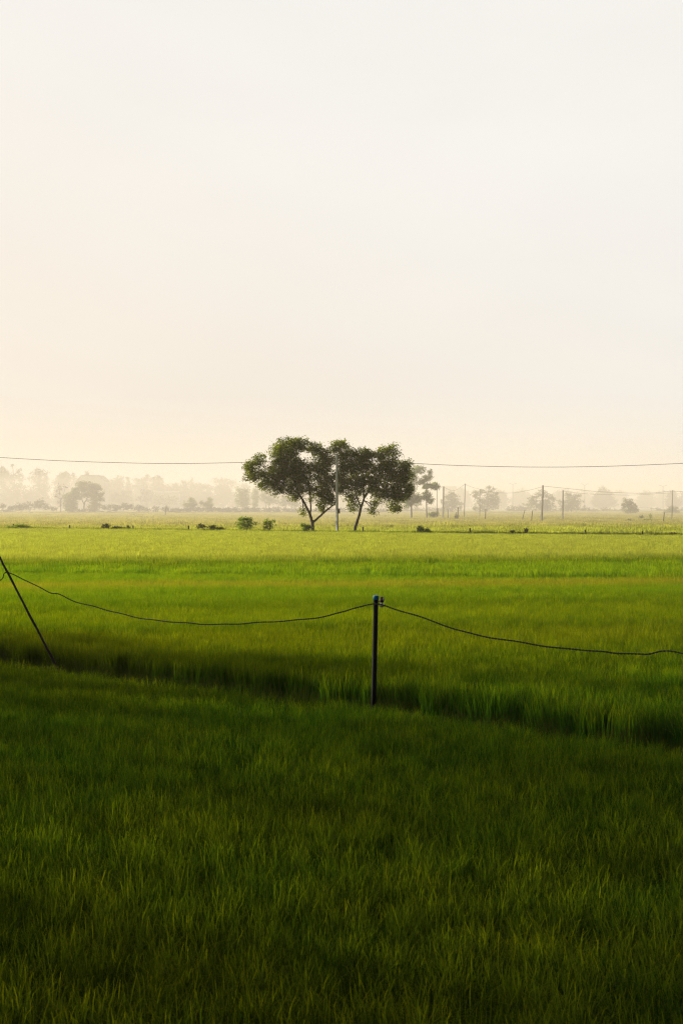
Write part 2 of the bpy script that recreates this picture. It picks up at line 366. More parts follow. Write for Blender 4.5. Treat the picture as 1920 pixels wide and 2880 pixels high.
def scatter(name, P, scl, clumps, label, cat, seed, tilt=0.12):
    rng = np.random.default_rng(seed)
    n = len(P)
    me = bpy.data.meshes.new(name); me.vertices.add(n); me.vertices.foreach_set('co', np.asarray(P, np.float32).ravel())
    rot = np.stack([rng.normal(0, tilt, n), rng.normal(0, tilt, n), rng.uniform(0, 6.2832, n)], 1)
    a = me.attributes.new('rot', 'FLOAT_VECTOR', 'POINT'); a.data.foreach_set('vector', rot.astype(np.float32).ravel())
    a = me.attributes.new('scl', 'FLOAT_VECTOR', 'POINT'); a.data.foreach_set('vector', np.asarray(scl, np.float32).ravel())
    a = me.attributes.new('idx', 'INT', 'POINT'); a.data.foreach_set('value', rng.integers(0, len(clumps), n).astype(np.int32))
    me.materials.append(clumps[0].data.materials[0])
    o = bpy.data.objects.new(name, me); COL.objects.link(o); tag(o, label, cat, kind='stuff')
    ng = bpy.data.node_groups.new(name + '_scatter', 'GeometryNodeTree')
    ng.interface.new_socket('Geometry', in_out='INPUT', socket_type='NodeSocketGeometry')
    ng.interface.new_socket('Geometry', in_out='OUTPUT', socket_type='NodeSocketGeometry')
    N, L = ng.nodes, ng.links
    gi, go = N.new('NodeGroupInput'), N.new('NodeGroupOutput')
    iop = N.new('GeometryNodeInstanceOnPoints'); L.new(gi.outputs[0], iop.inputs['Points'])
    jg = N.new('GeometryNodeGeometryToInstance')
    for c in reversed(clumps):
        oi = N.new('GeometryNodeObjectInfo'); oi.inputs['Object'].default_value = c
        L.new(oi.outputs['Geometry'], jg.inputs[0])
    L.new(jg.outputs[0], iop.inputs['Instance']); iop.inputs['Pick Instance'].default_value = True
    for nm, ty, sock in (('rot', 'FLOAT_VECTOR', 'Rotation'), ('scl', 'FLOAT_VECTOR', 'Scale'), ('idx', 'INT', 'Instance Index')):
        na = N.new('GeometryNodeInputNamedAttribute'); na.data_type = ty; na.inputs['Name'].default_value = nm
        L.new(na.outputs['Attribute'], iop.inputs[sock])
    L.new(iop.outputs[0], go.inputs[0])
    md = o.modifiers.new('scatter', 'NODES'); md.node_group = ng
    return o

def vnoise(x, y, seed, f):
    """cheap smooth value noise, -1..1"""
    rng = np.random.default_rng(seed); T = rng.uniform(-1, 1, (64, 64))
    x, y = x * f, y * f; xi, yi = np.floor(x).astype(int), np.floor(y).astype(int); u, v = x - xi, y - yi
    u = u * u * (3 - 2 * u); v = v * v * (3 - 2 * v)
    g = lambda i, j: T[(xi + i) % 64, (yi + j) % 64]
    return (g(0, 0) * (1 - u) + g(1, 0) * u) * (1 - v) + (g(0, 1) * (1 - u) + g(1, 1) * u) * v

def wedge(n_per_m2, y0, y1, seed, slope=0.29, pad=2.5):
    rng = np.random.default_rng(seed)
    hw = slope * y1 + pad; n = int(2 * hw * (y1 - y0) * n_per_m2)
    x = rng.uniform(-hw, hw, n); y = rng.uniform(y0, y1, n)
    k = np.abs(x) < slope * y + pad
    return x[k], y[k]

def side_of_near(x, y):      # signed distance from the near dike, + beyond it
    nrm = np.array([-NEAR_L[1], NEAR_L[0]])
    return (x - NEAR_A[0]) * nrm[0] + (y - NEAR_A[1]) * nrm[1]

c0 = [clump('rice_clump', s, 16, 0.075, 0.5, 0.0095, 7, 0.9, M['rice']) for s in range(5)]
c1 = [clump('rice_clump', 20 + s, 34, 0.15, 0.5, 0.0105, 5, 0.8, M['rice']) for s in range(4)]
c2 = [clump('rice_patch', 40 + s, 170, 0.6, 0.5, 0.026, 3, 0.6, M['rice']) for s in range(4)]
c3 = [clump('rice_patch', 60 + s, 260, 2.3, 0.5, 0.085, 2, 0.38, M['rice']) for s in range(4)]

def heights(x, y, base, seed, amp=0.12, lo=0.95, hi=1.05):
    h = base * (1 + amp * vnoise(x, y, seed, 0.55) + 0.6 * amp * vnoise(x + 7, y + 3, seed + 1, 1.7))
    rng = np.random.default_rng(seed + 5)
    h = h * rng.uniform(lo, hi, len(x))
    return np.stack([rng.uniform(0.9, 1.15, len(x)), rng.uniform(0.9, 1.15, len(x)), h / 0.5], 1)

# plot nearest the camera
x, y = wedge(160, 3.5, 34, 11); xn, yn = wedge(90, 3.5, 9, 14); x, y = np.concatenate([x, xn]), np.concatenate([y, yn])
s = side_of_near(x, y); k = (s < -0.40 + 0.12 * vnoise(x, y, 9, 1.3)); x, y = x[k], y[k]
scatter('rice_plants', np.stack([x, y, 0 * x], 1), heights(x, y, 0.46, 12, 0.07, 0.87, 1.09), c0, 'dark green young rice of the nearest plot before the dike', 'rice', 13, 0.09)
# second plot, beyond the near dike up to the step at about 46 m
mid_edge = lambda x: 45.6 - 0.17 * x
x, y = wedge(70, 9, 52, 21)
s = side_of_near(x, y); k = (s > 0.72 + 0.1 * vnoise(x, y, 8, 1.1)) & (y < mid_edge(x) - 0.5); x, y = x[k], y[k]
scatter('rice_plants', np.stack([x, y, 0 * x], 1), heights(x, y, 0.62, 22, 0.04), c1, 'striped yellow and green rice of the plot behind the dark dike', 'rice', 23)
# third plot, up to the dark edge at 116 m
x, y = wedge(5.0, 40, 117, 31)
k = (y > mid_edge(x) + 0.5) & (y < np.minimum(116.0, far_dike_y(x) - 0.6) + 0.4 * vnoise(x, y, 6, 0.2)); x, y = x[k], y[k]
scatter('rice_plants', np.stack([x, y, 0 * x], 1), heights(x, y, 0.66 - 0.21 * np.clip((y - 46) / 62, 0, 1), 32, 0.06), c2, 'bright yellow green rice plot in front of the two trees', 'rice', 33)
# strip before the tree dike
x, y = wedge(5.0, 112, 190, 41)
k = (y > 116.8) & (y < far_dike_y(x) - 0.5); x, y = x[k], y[k]
scatter('rice_plants', np.stack([x, y, 0 * x], 1), heights(x, y, 0.42, 42, 0.08), c2, 'taller rice strip along the foot of the dike with the trees', 'rice', 43)
# misty plots beyond the trees
x, y = wedge(0.22, 95, 476, 51, 0.29, 6)
k = (y > far_dike_y(x) + 3.5); x, y = x[k], y[k]
scatter('rice_plants', np.stack([x, y, 0 * x], 1), heights(x, y, 0.45, 52, 0.1), c3, 'pale misty rice plots beyond the two trees', 'rice', 53, 0.05)
# weeds on the near dike
w0 = [clump('weed_clump', 80 + s, 16, 0.10, 0.34, 0.008, 4, 0.7, M['weed']) for s in range(4)]
rng = np.random.default_rng(5); n = 900
t = rng.uniform(-1.6, 1.9, n); off = rng.normal(0, 0.26, n)
P = NEAR_A[None] + np.outer(t, NEAR_D) + np.outer(off, np.array([-NEAR_L[1], NEAR_L[0]]))
sc = rng.uniform(0.5, 1.25, (n, 1)) * np.ones((1, 3))
scatter('dike_grass', np.column_stack([P, np.full(n, 0.1)]), sc, w0, 'ragged dark grass and weeds growing on the near dike', 'grass', 7, 0.3)
# grass on the far dike
g0 = [clump('bank_clump', 90 + s, 50, 0.45, 0.26, 0.03, 2, 0.5, M['bank_grass']) for s in range(3)]
rng = np.random.default_rng(15); n = 14000
xx = rng.uniform(-48, 42, n); yy = far_dike_y(xx) + rng.normal(-0.7, 1.4, n)
sc = rng.uniform(0.45, 1.2, (n, 1)) * np.ones((1, 3))
scatter('dike_grass', np.stack([xx, yy, 0.19 - 0.065 * np.minimum(2.8, np.abs(yy - far_dike_y(xx)))], 1), sc, g0, 'short bright grass covering the dike under the trees', 'grass', 17, 0.2)

# ------------------------------------------------------------------ trees
def crown_mesh(blobs, n_leaves, clump_r, lL, lW, seed, droop=0.2, flat=0.75, n_clumps=None, fill=2.0):
    """blobs: (centre xyz, radii xyz, weight). Leaves gather in small clumps spread through the blobs."""
    rng = np.random.default_rng(seed)
    vol = np.array([b[1][0] * b[1][2] * (b[1][1] ** 0.5) * b[2] for b in blobs]); vol /= vol.sum()
    if n_clumps is None:
        n_clumps = int(sum(b[1][0] * b[1][1] * b[1][2] * b[2] for b in blobs) / clump_r ** 3 * 3.0) + 8
    n_clumps = int(np.clip(n_clumps, 10, n_leaves / 10))
    CC, TT = [], []
    for b, w in zip(blobs, vol):
        k = max(2, int(round(n_clumps * w)))
        u = rng.normal(size=(k, 3)); u /= np.linalg.norm(u, axis=1)[:, None]
        CC.append(np.array(b[0]) + u * (rng.random((k, 1)) ** (1 / fill)) * np.array(b[1]))
        TT.append(np.clip(rng.normal(0.42, 0.33, k), 0, 1))
    CC = np.concatenate(CC); TT = np.concatenate(TT)
    size = rng.uniform(0.55, 1.35, len(CC)); p = size ** 2; p /= p.sum()
    ci = rng.choice(len(CC), n_leaves, p=p)
    c = CC[ci] + rng.normal(size=(n_leaves, 3)) * (clump_r * 0.55 * size[ci])[:, None] * np.array([1, 1, flat])
    d = rng.normal(size=(n_leaves, 3)); d[:, 2] = d[:, 2] * 0.6 - droop; d /= np.linalg.norm(d, axis=1)[:, None]
    s = np.cross(d, rng.normal(size=(n_leaves, 3))); s /= np.linalg.norm(s, axis=1)[:, None]
    L = (lL * rng.uniform(0.6, 1.3, n_leaves))[:, None]; Wd = (lW * rng.uniform(0.7, 1.2, n_leaves))[:, None]
    V = np.stack([c - d * L / 2, c + s * Wd / 2, c + d * L / 2, c - s * Wd / 2], 1).reshape(-1, 3)
    F = np.arange(n_leaves * 4).reshape(-1, 4)
    tone = np.repeat(np.clip(TT[ci] + rng.normal(0, 0.14, n_leaves), 0, 1), 4)
    return V, F, tone, CC

def limb(mb, p, q, r0, r1, rng, bow=0.12, n=6, seg=7):
    p, q = np.array(p, float), np.array(q, float); ln = np.linalg.norm(q - p)
    mid = (p + q) / 2 + np.array([rng.uniform(-1, 1), rng.uniform(-1, 1), rng.uniform(0, 1.2)]) * ln * bow
    pts = []
    for i in range(n + 1):
        t = i / n; x = (1 - t) ** 2 * p + 2 * t * (1 - t) * mid + t * t * q
        if 0 < i < n: x = x + rng.normal(0, ln * 0.012, 3)
        pts.append(x)
    mb.tube(pts, [r0 + (r1 - r0) * i / n for i in range(n + 1)], seg)
    return pts

def tree(name, label, d, base, blobs, trunk, leaf, n_leaves, seed, cat='tree', group=None, leaf_px=None, ratio=0.45, clump_px=None,
         bark='bark', r0=None, droop=0.2, twigs=1, depth=0.85, fill=2.0, base_z=0.20):
    """blobs (cx, cy, rx, ry[, weight]) and trunk polylines [(x, y, r), ...] in photograph pixels at distance d; sizes follow from d"""
    s = d / F_PX; rng = np.random.default_rng(seed + 1000)
    if name == 'acacia_tree': blobs = [(b[0], b[1], b[2] * 1.2, b[3] * 1.2, *b[4:]) for b in blobs]
    if name == 'tall_tree': blobs = [(b[0], b[1], b[2] * 1.3, b[3] * 1.25, *b[4:]) for b in blobs]
    if d > 180: base_z = 0.55 if abs(d - 400) < 3 else 0.0
    bp = W(base[0], base[1], d); bz = base_z
    root = empty(name, (bp[0], d, bz), label, cat, group)
    B = []
    for b in blobs:
        c = W(b[0], b[1], d); rx, rz = b[2] * s, b[3] * s
        ry = max(rx, rz) * depth; off = rng.uniform(-0.45, 0.45) * ry
        B.append((c + np.array([0, off, 0]), (rx, ry, rz), b[4] if len(b) > 4 else 1.0))
    cr = (clump_px or 6.0) * s
    lp = leaf_px or 4.2
    V, F, tone, CC = crown_mesh(B, n_leaves, cr, lp * s, lp * ratio * s, seed, droop, fill=fill)
    low = bz + 0.02
    V[:, 2] = np.maximum(V[:, 2], low)
    mesh_obj('crown', V, F, M[leaf], root, tone)
    if trunk:
        mb = MB(); nodes = []
        for pl in trunk:
            pts = [W(q[0], q[1], d) for q in pl]
            for i, p in enumerate(pts):
                if i and len(pts) > 2: p[1] += rng.normal(0, 0.5 * s * 4)
            if pl is trunk[0]: pts[0][2] = bz - 0.15
            # smooth the polyline
            fine = []; rr = []
            for i in range(len(pts) - 1):
                for t in np.linspace(0, 1, 4, endpoint=False):
                    fine.append(pts[i] * (1 - t) + pts[i + 1] * t + (rng.normal(0, 0.25 * s, 3) if t else 0)); rr.append((pl[i][2] * (1 - t) + pl[i + 1][2] * t) * s)
            fine.append(pts[-1]); rr.append(pl[-1][2] * s)
            mb.tube(fine, rr, 8)
            nodes += [(f, r) for f, r in zip(fine, rr)]
        P = np.array([n_[0] for n_ in nodes]); RR = np.array([n_[1] for n_ in nodes])
        hi = P[:, 2] > P[:, 2].min() + 0.45 * (P[:, 2].max() - P[:, 2].min())
        P, RR = P[hi], RR[hi]
        for b in B:
            j = np.argmin(np.linalg.norm(P - b[0], axis=1)); r = min(RR[j] * 0.75, 1.6 * s)
            pts = limb(mb, P[j], b[0], r, r * 0.4, rng)
            near = CC[np.linalg.norm((CC - b[0]) / np.array(b[1]), axis=1) < 1.0]
            for q in near[:twigs]:
                limb(mb, pts[3], q, r * 0.45, r * 0.12, rng, 0.15, 4, 5)
        mb.build('trunk', M[bark], root)
    return root

# the two acacias on the far dike (photograph pixels = zoom / 2.45 + (620, 1200))
Z = lambda x, y: (620 + x / 2.45, 1200 + y / 2.45)
def zb(*bl): return [(620 + b[0] / 2.45, 1200 + b[1] / 2.45, b[2] / 2.45, b[3] / 2.45, *(b[4:])) for b in bl]
def zt(*pl): return [(620 + p[0] / 2.45, 1200 + p[1] / 2.45, p[2]) for p in pl]
D_T = 128.0
tree('acacia_tree', 'broad dark acacia with a forked trunk left of the grey pole', D_T, Z(636, 715),
     zb((225, 300, 52, 66), (265, 225, 40, 36), (205, 345, 36, 30), (330, 370, 74, 66), (300, 300, 40, 40, .7), (400, 190, 55, 62), (470, 150, 80, 62), (545, 115, 70, 34), (640, 145, 66, 32),
        (410, 290, 62, 70), (480, 250, 80, 50), (490, 350, 80, 62), (570, 300, 74, 62), (560, 400, 60, 48), (430, 420, 52, 36), (385, 440, 26, 24), (515, 450, 50, 38), (500, 495, 30, 24),
        (690, 190, 50, 36), (730, 230, 46, 50), (690, 270, 66, 46), (720, 340, 66, 55), (650, 340, 30, 50, .6), (735, 410, 62, 50), (680, 440, 40, 40), (620, 470, 30, 46, .8), (725, 490, 60, 44), (690, 550, 34, 32), (765, 520, 30, 26, .7),
        (568, 578, 24, 26)),
     [zt((636, 720, 5.4), (633, 660, 4.6), (615, 600, 3.6), (575, 520, 3.0), (535, 455, 2.5), (510, 380, 1.9), (490, 270, 1.2), (480, 180, .6)),
      zt((634, 660, 3.6), (660, 640, 3.3), (700, 602, 2.8), (745, 565, 2.2), (785, 535, 1.7), (800, 480, 1.2), (770, 380, .8)),
      zt((618, 612, 2.4), (622, 560, 2.2), (618, 480, 1.7), (610, 380, 1.2), (640, 200, .6)),
      zt((700, 602, 2.0), (712, 550, 1.6), (735, 470, 1.2), (722, 340, .8)),
      zt((545, 470, 1.9), (470, 410, 1.4), (380, 370, 1.0), (270, 310, .6))],
     'acacia_leaf', 44000, 71, leaf_px=6.0, ratio=0.38, clump_px=9, droop=0.45, twigs=5, fill=2.7, group='acacias on the far dike')
tree('acacia_tree', 'leaning acacia with hanging leaves right of the grey pole', D_T, Z(920, 720),
     zb((820, 120, 50, 26), (790, 160, 40, 34), (860, 160, 46, 36), (840, 220, 54, 46), (900, 200, 40, 34, .7), (880, 280, 60, 54), (830, 330, 40, 56), (870, 390, 66, 46), (840, 430, 40, 36),
        (985, 190, 58, 38), (1020, 200, 46, 40), (950, 260, 60, 50), (1010, 290, 60, 56), (950, 360, 66, 50), (1030, 390, 60, 50), (960, 440, 60, 40, .8), (920, 500, 44, 34, .7), (915, 560, 32, 28, .8), (880, 480, 36, 26, .7),
        (1110, 190, 48, 40), (1180, 160, 44, 34), (1210, 200, 30, 34, .7), (1140, 250, 66, 50), (1220, 290, 66, 50), (1270, 270, 40, 40), (1110, 330, 70, 60), (1190, 370, 70, 56), (1280, 350, 44, 50), (1295, 410, 30, 40, .8),
        (1090, 430, 60, 46), (1180, 450, 66, 46), (1255, 450, 50, 44), (1215, 520, 52, 50), (1205, 570, 34, 28), (1090, 490, 48, 30, .8), (1045, 580, 28, 26, .9), (1060, 545, 26, 24, .7)),
     [zt((920, 724, 4.8), (932, 680, 4.2), (955, 610, 3.6), (968, 555, 3.2), (990, 490, 2.6), (1030, 430, 2.0), (1080, 360, 1.4), (1140, 250, .7)),
      zt((966, 560, 2.4), (950, 510, 1.9), (930, 450, 1.5), (890, 360, 1.1), (850, 220, .6)),
      zt((985, 500, 2.0), (985, 430, 1.6), (1000, 330, 1.1), (1010, 230, .6)),
      zt((1030, 430, 1.7), (1110, 440, 1.3), (1190, 450, .9), (1215, 530, .5))],
     'acacia_leaf', 42000, 72, leaf_px=6.0, ratio=0.38, clump_px=9, droop=0.55, twigs=5, fill=2.7, group='acacias on the far dike')

# bushes and weeds along the far dike
def bush(name, label, sx, sy, blobs, leaf, n, seed, group=None, d=None, leaf_px=4.0, cat='bush', ratio=0.5, clump_px=4.0, base_z=0.20, depth=0.9):
    if d is None:
        x = 0.0; d = 128.0
        for _ in range(8): d = far_dike_y((sx - 960) / F_PX * d)
    s = d / F_PX; rng = np.random.default_rng(seed + 500)
    if d > 180: base_z = 0.55 if abs(d - 400) < 3 else 0.0
    root = empty(name, ((sx - 960) * s, d, base_z), label, cat, group)
    B = [(W(b[0], b[1], d), (b[2] * s, max(b[2], b[3]) * depth * s, b[3] * s), 1.0) for b in blobs]
    V, F, tone, CC = crown_mesh(B, n, clump_px * s, leaf_px * s, leaf_px * ratio * s, seed, 0.0)
    V[:, 2] = np.maximum(V[:, 2], base_z + 0.02)
    mesh_obj('foliage', V, F, M[leaf], root, tone)
    mb = MB(); b0 = np.array([(sx - 960) * s, d, base_z - 0.05])
    for q in CC[rng.permutation(len(CC))[:12]]:
        limb(mb, b0 + rng.normal(0, 1.2 * s, 3) * np.array([1, 1, 0]), q, 0.5 * s, 0.2 * s, rng, 0.1, 4, 5)
    mb.build('stem', M['bark'], root)
    return root
G_D = 'bushes and weeds along the far dike'
bush('round_bush', 'large round leafy bush, first of two left of the acacia', 691, 1492, [(690, 1473, 26, 18), (683, 1464, 14, 10), (700, 1462, 14, 9), (705, 1478, 14, 13), (675, 1481, 12, 10), (692, 1456, 7, 5), (703, 1457, 4, 4), (681, 1459, 4, 4), (716, 1474, 7, 6), (666, 1472, 5, 5)], 'bush_leaf', 2100, 101, G_D)
bush('round_bush', 'smaller leafy bush between the large round bush and the acacia', 758, 1492, [(757, 1477, 18, 14), (752, 1467, 10, 8), (766, 1470, 10, 8), (750, 1460, 4, 4), (771, 1464, 5, 5), (743, 1484, 6, 5)], 'bush_leaf', 900, 102, G_D)
bush('small_bush', 'low bush growing against the foot of the left acacia', 862, 1493, [(858, 1482, 12, 10), (868, 1484, 10, 9), (850, 1477, 6, 6)], 'bush_leaf', 900, 103, G_D)
bush('low_shrub', 'dark flat shrub around the stake at the left edge', 55, 1488, [(55, 1481, 24, 6), (75, 1483, 12, 4), (28, 1484, 10, 3)], 'bush_leaf', 1300, 104, G_D)
bush('low_shrub', 'brownish weeds between the second and third stakes', 310, 1489, [(300, 1481, 14, 8), (330, 1485, 22, 5), (361, 1483, 4, 6)], 'weed', 1100, 105, G_D)
bush('low_shrub', 'straggling weeds between the fourth stake and the large bush', 590, 1490, [(565, 1481, 12, 7), (597, 1484, 14, 7), (620, 1486, 14, 6)], 'weed', 1000, 106, G_D)
bush('low_shrub', 'leafy creeper over the stake right of the acacias', 1185, 1498, [(1185, 1489, 12, 8), (1200, 1493, 13, 5), (1180, 1483, 5, 5)], 'bush_leaf', 900, 107, G_D)
bush('low_shrub', 'two small creeper clumps around the middle right stake', 1460, 1503, [(1440, 1496, 8, 5), (1476, 1493, 8, 6), (1458, 1501, 20, 3)], 'weed', 800, 108, G_D)
bush('dry_shrub', 'brown dry shrub at the right end of the far dike', 1893, 1509, [(1893, 1504, 15, 6), (1905, 1506, 10, 4)], 'dry_leaf', 900, 109, G_D)

# ------------------------------------------------------------------ utility pole and cable by the trees
def pole(name, label, sx, top, sb, base, d, w_px, mat, cat='pole', group=None, taper=0.8, round_=False, base_z=0.2, lean_y=0.0):
    s = d / F_PX; p0 = W(sb, base, d); p0[2] = base_z; p1 = W(sx, top, d)
    root = empty(name, tuple(p0), label, cat, group)
    mb = MB(); n = 8 if round_ else 4
    q0 = p0 - np.array([0, 0, 0.3]); r0, r1 = w_px * s / 2, w_px * s / 2 * taper
    k = 1.0 if round_ else 1.25
    mb.tube([q0, p0 * .5 + p1 * .5, p1], [r0 * k, (r0 + r1) / 2 * k, r1 * k], n)
    mb.build('shaft', M[mat], root, smooth=round_)
    return root, p0, p1

def cable_run(mb, pts, r, n=5):
    mb.tube([tuple(p) for p in pts], r, n, cap=True)

def smooth_line(P, m):
    """Catmull-Rom through the points"""
    P = [np.array(p, float) for p in P]; P = [2 * P[0] - P[1]] + P + [2 * P[-1] - P[-2]]; out = []
    for i in range(1, len(P) - 2):
        for t in np.linspace(0, 1, m, endpoint=False):
            a, b, c, d = P[i - 1], P[i], P[i + 1], P[i + 2]
            out.append(0.5 * ((2 * b) + (c - a) * t + (2 * a - 5 * b + 4 * c - d) * t * t + (3 * b - a - 3 * c + d) * t ** 3))
    out.append(P[-2]); return out

D_P = 126.0
pr, pb, ptop = pole('utility_pole', 'pale grey concrete pole standing between the two acacias', 947, 1279, 947.6, 1495, D_P, 6.2, 'concrete', 'pole', 'concrete poles carrying the cable')
sP = D_P / F_PX
bx = MB(); c = W(953.6, 1438, D_P); bx.box(c, (5.0 * sP, 6 * sP, 12 * sP)).box(c + np.array([0, 0, 6.9 * sP]), (6.2 * sP, 7.4 * sP, 1.6 * sP)); mbx = bx.build('meter_box', M['steel'], pr, smooth=False)
lt = MB(); lt.box(W(950.8, 1438, D_P), (2.0 * sP, 3 * sP, 3 * sP)); lt.build('bracket', M['dark_concrete'], mbx, smooth=False)
ins = MB(); ins.lathe(W(947, 1290.5, D_P) + np.array([0, -0.16, -0.06]), [(0.02, -0.07), (0.05, -0.05), (0.035, 0), (0.05, 0.05), (0.02, 0.07)], 8); ins.build('insulator', M['porcelain'], pr)
D_L, D_R = D_P + 19, D_P - 19                                    # the line runs along the dike
def pole_d(sx): return far_dike_y((sx - 960) / F_PX * 126) - far_dike_y((947 - 960) / F_PX * 126) + D_P
def cpt(sx, sy):
    d = D_P
    for _ in range(8): d = D_P - 0.20 * ((sx - 960) / F_PX * d + 0.4)
    return W(sx, sy, d)
left_run = [cpt(*p) for p in ((-130, 1277), (0, 1286.5), (200, 1297), (440, 1303.4), (620, 1302), (760, 1297.5), (947, 1290))]
right_run = [cpt(*p) for p in ((947, 1290), (1100, 1299.5), (1140, 1302), (1300, 1309.5), (1500, 1313.6), (1700, 1311.5), (1920, 1303), (2060, 1294))]
mb = MB(); cable_run(mb, smooth_line(left_run, 8) + smooth_line(right_run, 8)[1:], 0.021, 6)
tag(mb.build('power_cable', M['cable']), 'long sagging overhead cable crossing the sky above the trees', 'cable')
for sx, sy, lab in ((-130, 1277, 'concrete pole carrying the long cable past the left edge'), (2060, 1294, 'concrete pole carrying the long cable past the right edge')):
    q = cpt(sx, sy); d = q[1]; p, _, _ = pole('utility_pole', lab, sx, sy - 11, sx, HOR + (CAM_H - 0.2) * F_PX / d, d, 6.2, 'concrete', 'pole', 'concrete poles carrying the cable')

# sacks at the foot of the left acacia
for (sx, sy, w, h, lab) in ((855, 1491, 9, 5, 'white crumpled sack lying left of the forked trunk'), (890, 1493.5, 4.5, 3.5, 'small white sack lying right of the forked trunk')):
    d = 126.5; s = d / F_PX; rng = np.random.default_rng(int(sx)); c = W(sx, sy, d)
    mb = MB(); prof = [(0.1, -.5), (.75, -.42), (1, -.1), (.85, .2), (.5, .4), (.08, .52)]
    V, F = [], []
    for i, (r, z) in enumerate(prof):
        for k in range(10):
            q = 6.2832 * k / 10; j = rng.uniform(.8, 1.15)
            V.append((c[0] + math.cos(q) * r * j * w * s / 2 + z * w * s * .2, c[1] + math.sin(q) * r * j * w * s * .4, c[2] + z * h * s))
    for i in range(len(prof) - 1):
        for k in range(10): F.append((i * 10 + k, i * 10 + (k + 1) % 10, (i + 1) * 10 + (k + 1) % 10, (i + 1) * 10 + k))
    F += [tuple(range(9, -1, -1)), tuple(50 + k for k in range(10))]
    mb.add(V, F); tag(mb.build('sack', M['sack'], origin=tuple(c)), lab, 'sack')

# short stakes along the far dike
stakes = [(38, 1473, 1489, 4.5, 'short stake in the dark shrub at the left edge'), (197, 1477, 1489, 4.5, 'second short stake from the left edge on the far dike'),
          (374, 1478, 1490, 4, 'short stake just right of the brownish weeds'), (531, 1478, 1490, 4.5, 'short stake left of the straggling weeds'),
          (1021, 1481, 1497, 4.5, 'short stake just right of the leaning acacia'), (1174, 1484, 1500, 5, 'short stake overgrown by the leafy creeper'),
          (1320.5, 1485, 1503, 4.5, 'short dark stake between the two creeper clumps on the right'), (1481, 1488, 1505, 5.5, 'pale stake inside the small creeper clump'),
          (1645.5, 1491, 1507, 4.5, 'second short stake from the dry brown shrub'), (1805, 1494, 1510, 4.5, 'short stake beside the dry brown shrub')]
for i, (sx, t, b, w, lab) in enumerate(stakes):
    d = 128.0
    for _ in range(8): d = far_dike_y((sx - 960) / F_PX * d)
    rng = random.Random(i); s = d / F_PX; lx = rng.uniform(-.8, .8)
    p1 = W(sx + lx, t, d); p0 = W(sx, b, d); p0[2] = 0.1
    mb = MB(); mb.tube([p0, p0 * .5 + p1 * .5 + np.array([rng.uniform(-.02, .02), 0, 0]), p1 - np.array([0, 0, .02]), p1], [w * s / 2, w * s / 2 * .97, w * s / 2 * .95, w * s / 2 * .8], 9)
    tag(mb.build('fence_stake', M['post_wood'], smooth=False, origin=tuple(p0)), lab, 'stake', 'short stakes along the far dike')

# ------------------------------------------------------------------ trees, hedges and poles in the mist
T_MID, T_FAR, T_PALE = 'trees in the mist by the hedges', 'trees of the far wood', 'slim trees'
tree('tall_tree', 'tall pale tree with a thin trunk directly behind the right acacia', 245, (1157, 1457),
     [(1172, 1322, 20, 11), (1158, 1335, 12, 10), (1160, 1350, 13, 14), (1153, 1370, 14, 14), (1150, 1395, 14, 12), (1165, 1408, 18, 14), (1146, 1415, 10, 14), (1175, 1400, 9, 12)],
     [[(1157, 1457, 2.4), (1156, 1420, 2.0), (1158, 1370, 1.4), (1166, 1325, .7)]], 'light_leaf', 8500, 201, group=T_MID, leaf_px=4, clump_px=4.5, bark='pale_bark')
tree('tall_tree', 'tall layered tree with separate leaf tiers beside the pale tree', 245, (1200, 1458),
     [(1207, 1328, 6, 7), (1203, 1342, 12, 6), (1194, 1350, 10, 6), (1185, 1357, 10, 7), (1214, 1366, 18, 8), (1226, 1373, 8, 5), (1200, 1392, 11, 10), (1207, 1405, 9, 10), (1193, 1400, 8, 6), (1195, 1370, 8, 5)],
     [[(1200, 1458, 1.9), (1199, 1415, 1.6), (1199, 1370, 1.2), (1206, 1330, .6)]], 'light_leaf', 6000, 202, group=T_MID, leaf_px=4, clump_px=4, bark='pale_bark', fill=2.4)
bush('round_bush', 'pale bush beside the thick pole behind the acacias', 1222, 1458, [(1220, 1447, 17, 8), (1210, 1450, 10, 7)], 'light_leaf', 700, 203, T_MID, 250)
# left group by the hedge
tree('bare_tree', 'sparse brown nearly leafless tree left of the bright bush', 400, (172, 1438),
     [(165, 1375, 9, 16, .5), (178, 1368, 10, 12, .6), (162, 1400, 8, 18, .5), (172, 1415, 9, 14, .7), (188, 1370, 9, 9, .4)],
     [[(172, 1438, 1.2), (170, 1410, .9), (168, 1380, .6), (166, 1360, .35)], [(170, 1410, .7), (180, 1385, .5), (186, 1366, .3)]], 'dry_leaf', 420, 211, group=T_MID, leaf_px=3.2, clump_px=4, twigs=4)
tree('leafy_tree', 'bright green bushy tree beside the spreading tree by the left hedge', 400, (205, 1437),
     [(212, 1382, 14, 11), (200, 1395, 14, 13), (218, 1398, 12, 14), (190, 1412, 12, 14), (192, 1425, 15, 11), (208, 1418, 12, 14), (182, 1398, 6, 8), (198, 1431, 18, 8), (212, 1432, 10, 8)],
     [[(205, 1438, 1.8), (205, 1410, 1.4), (208, 1385, .8)]], 'light_leaf', 5500, 212, group=T_MID, clump_px=4.5)
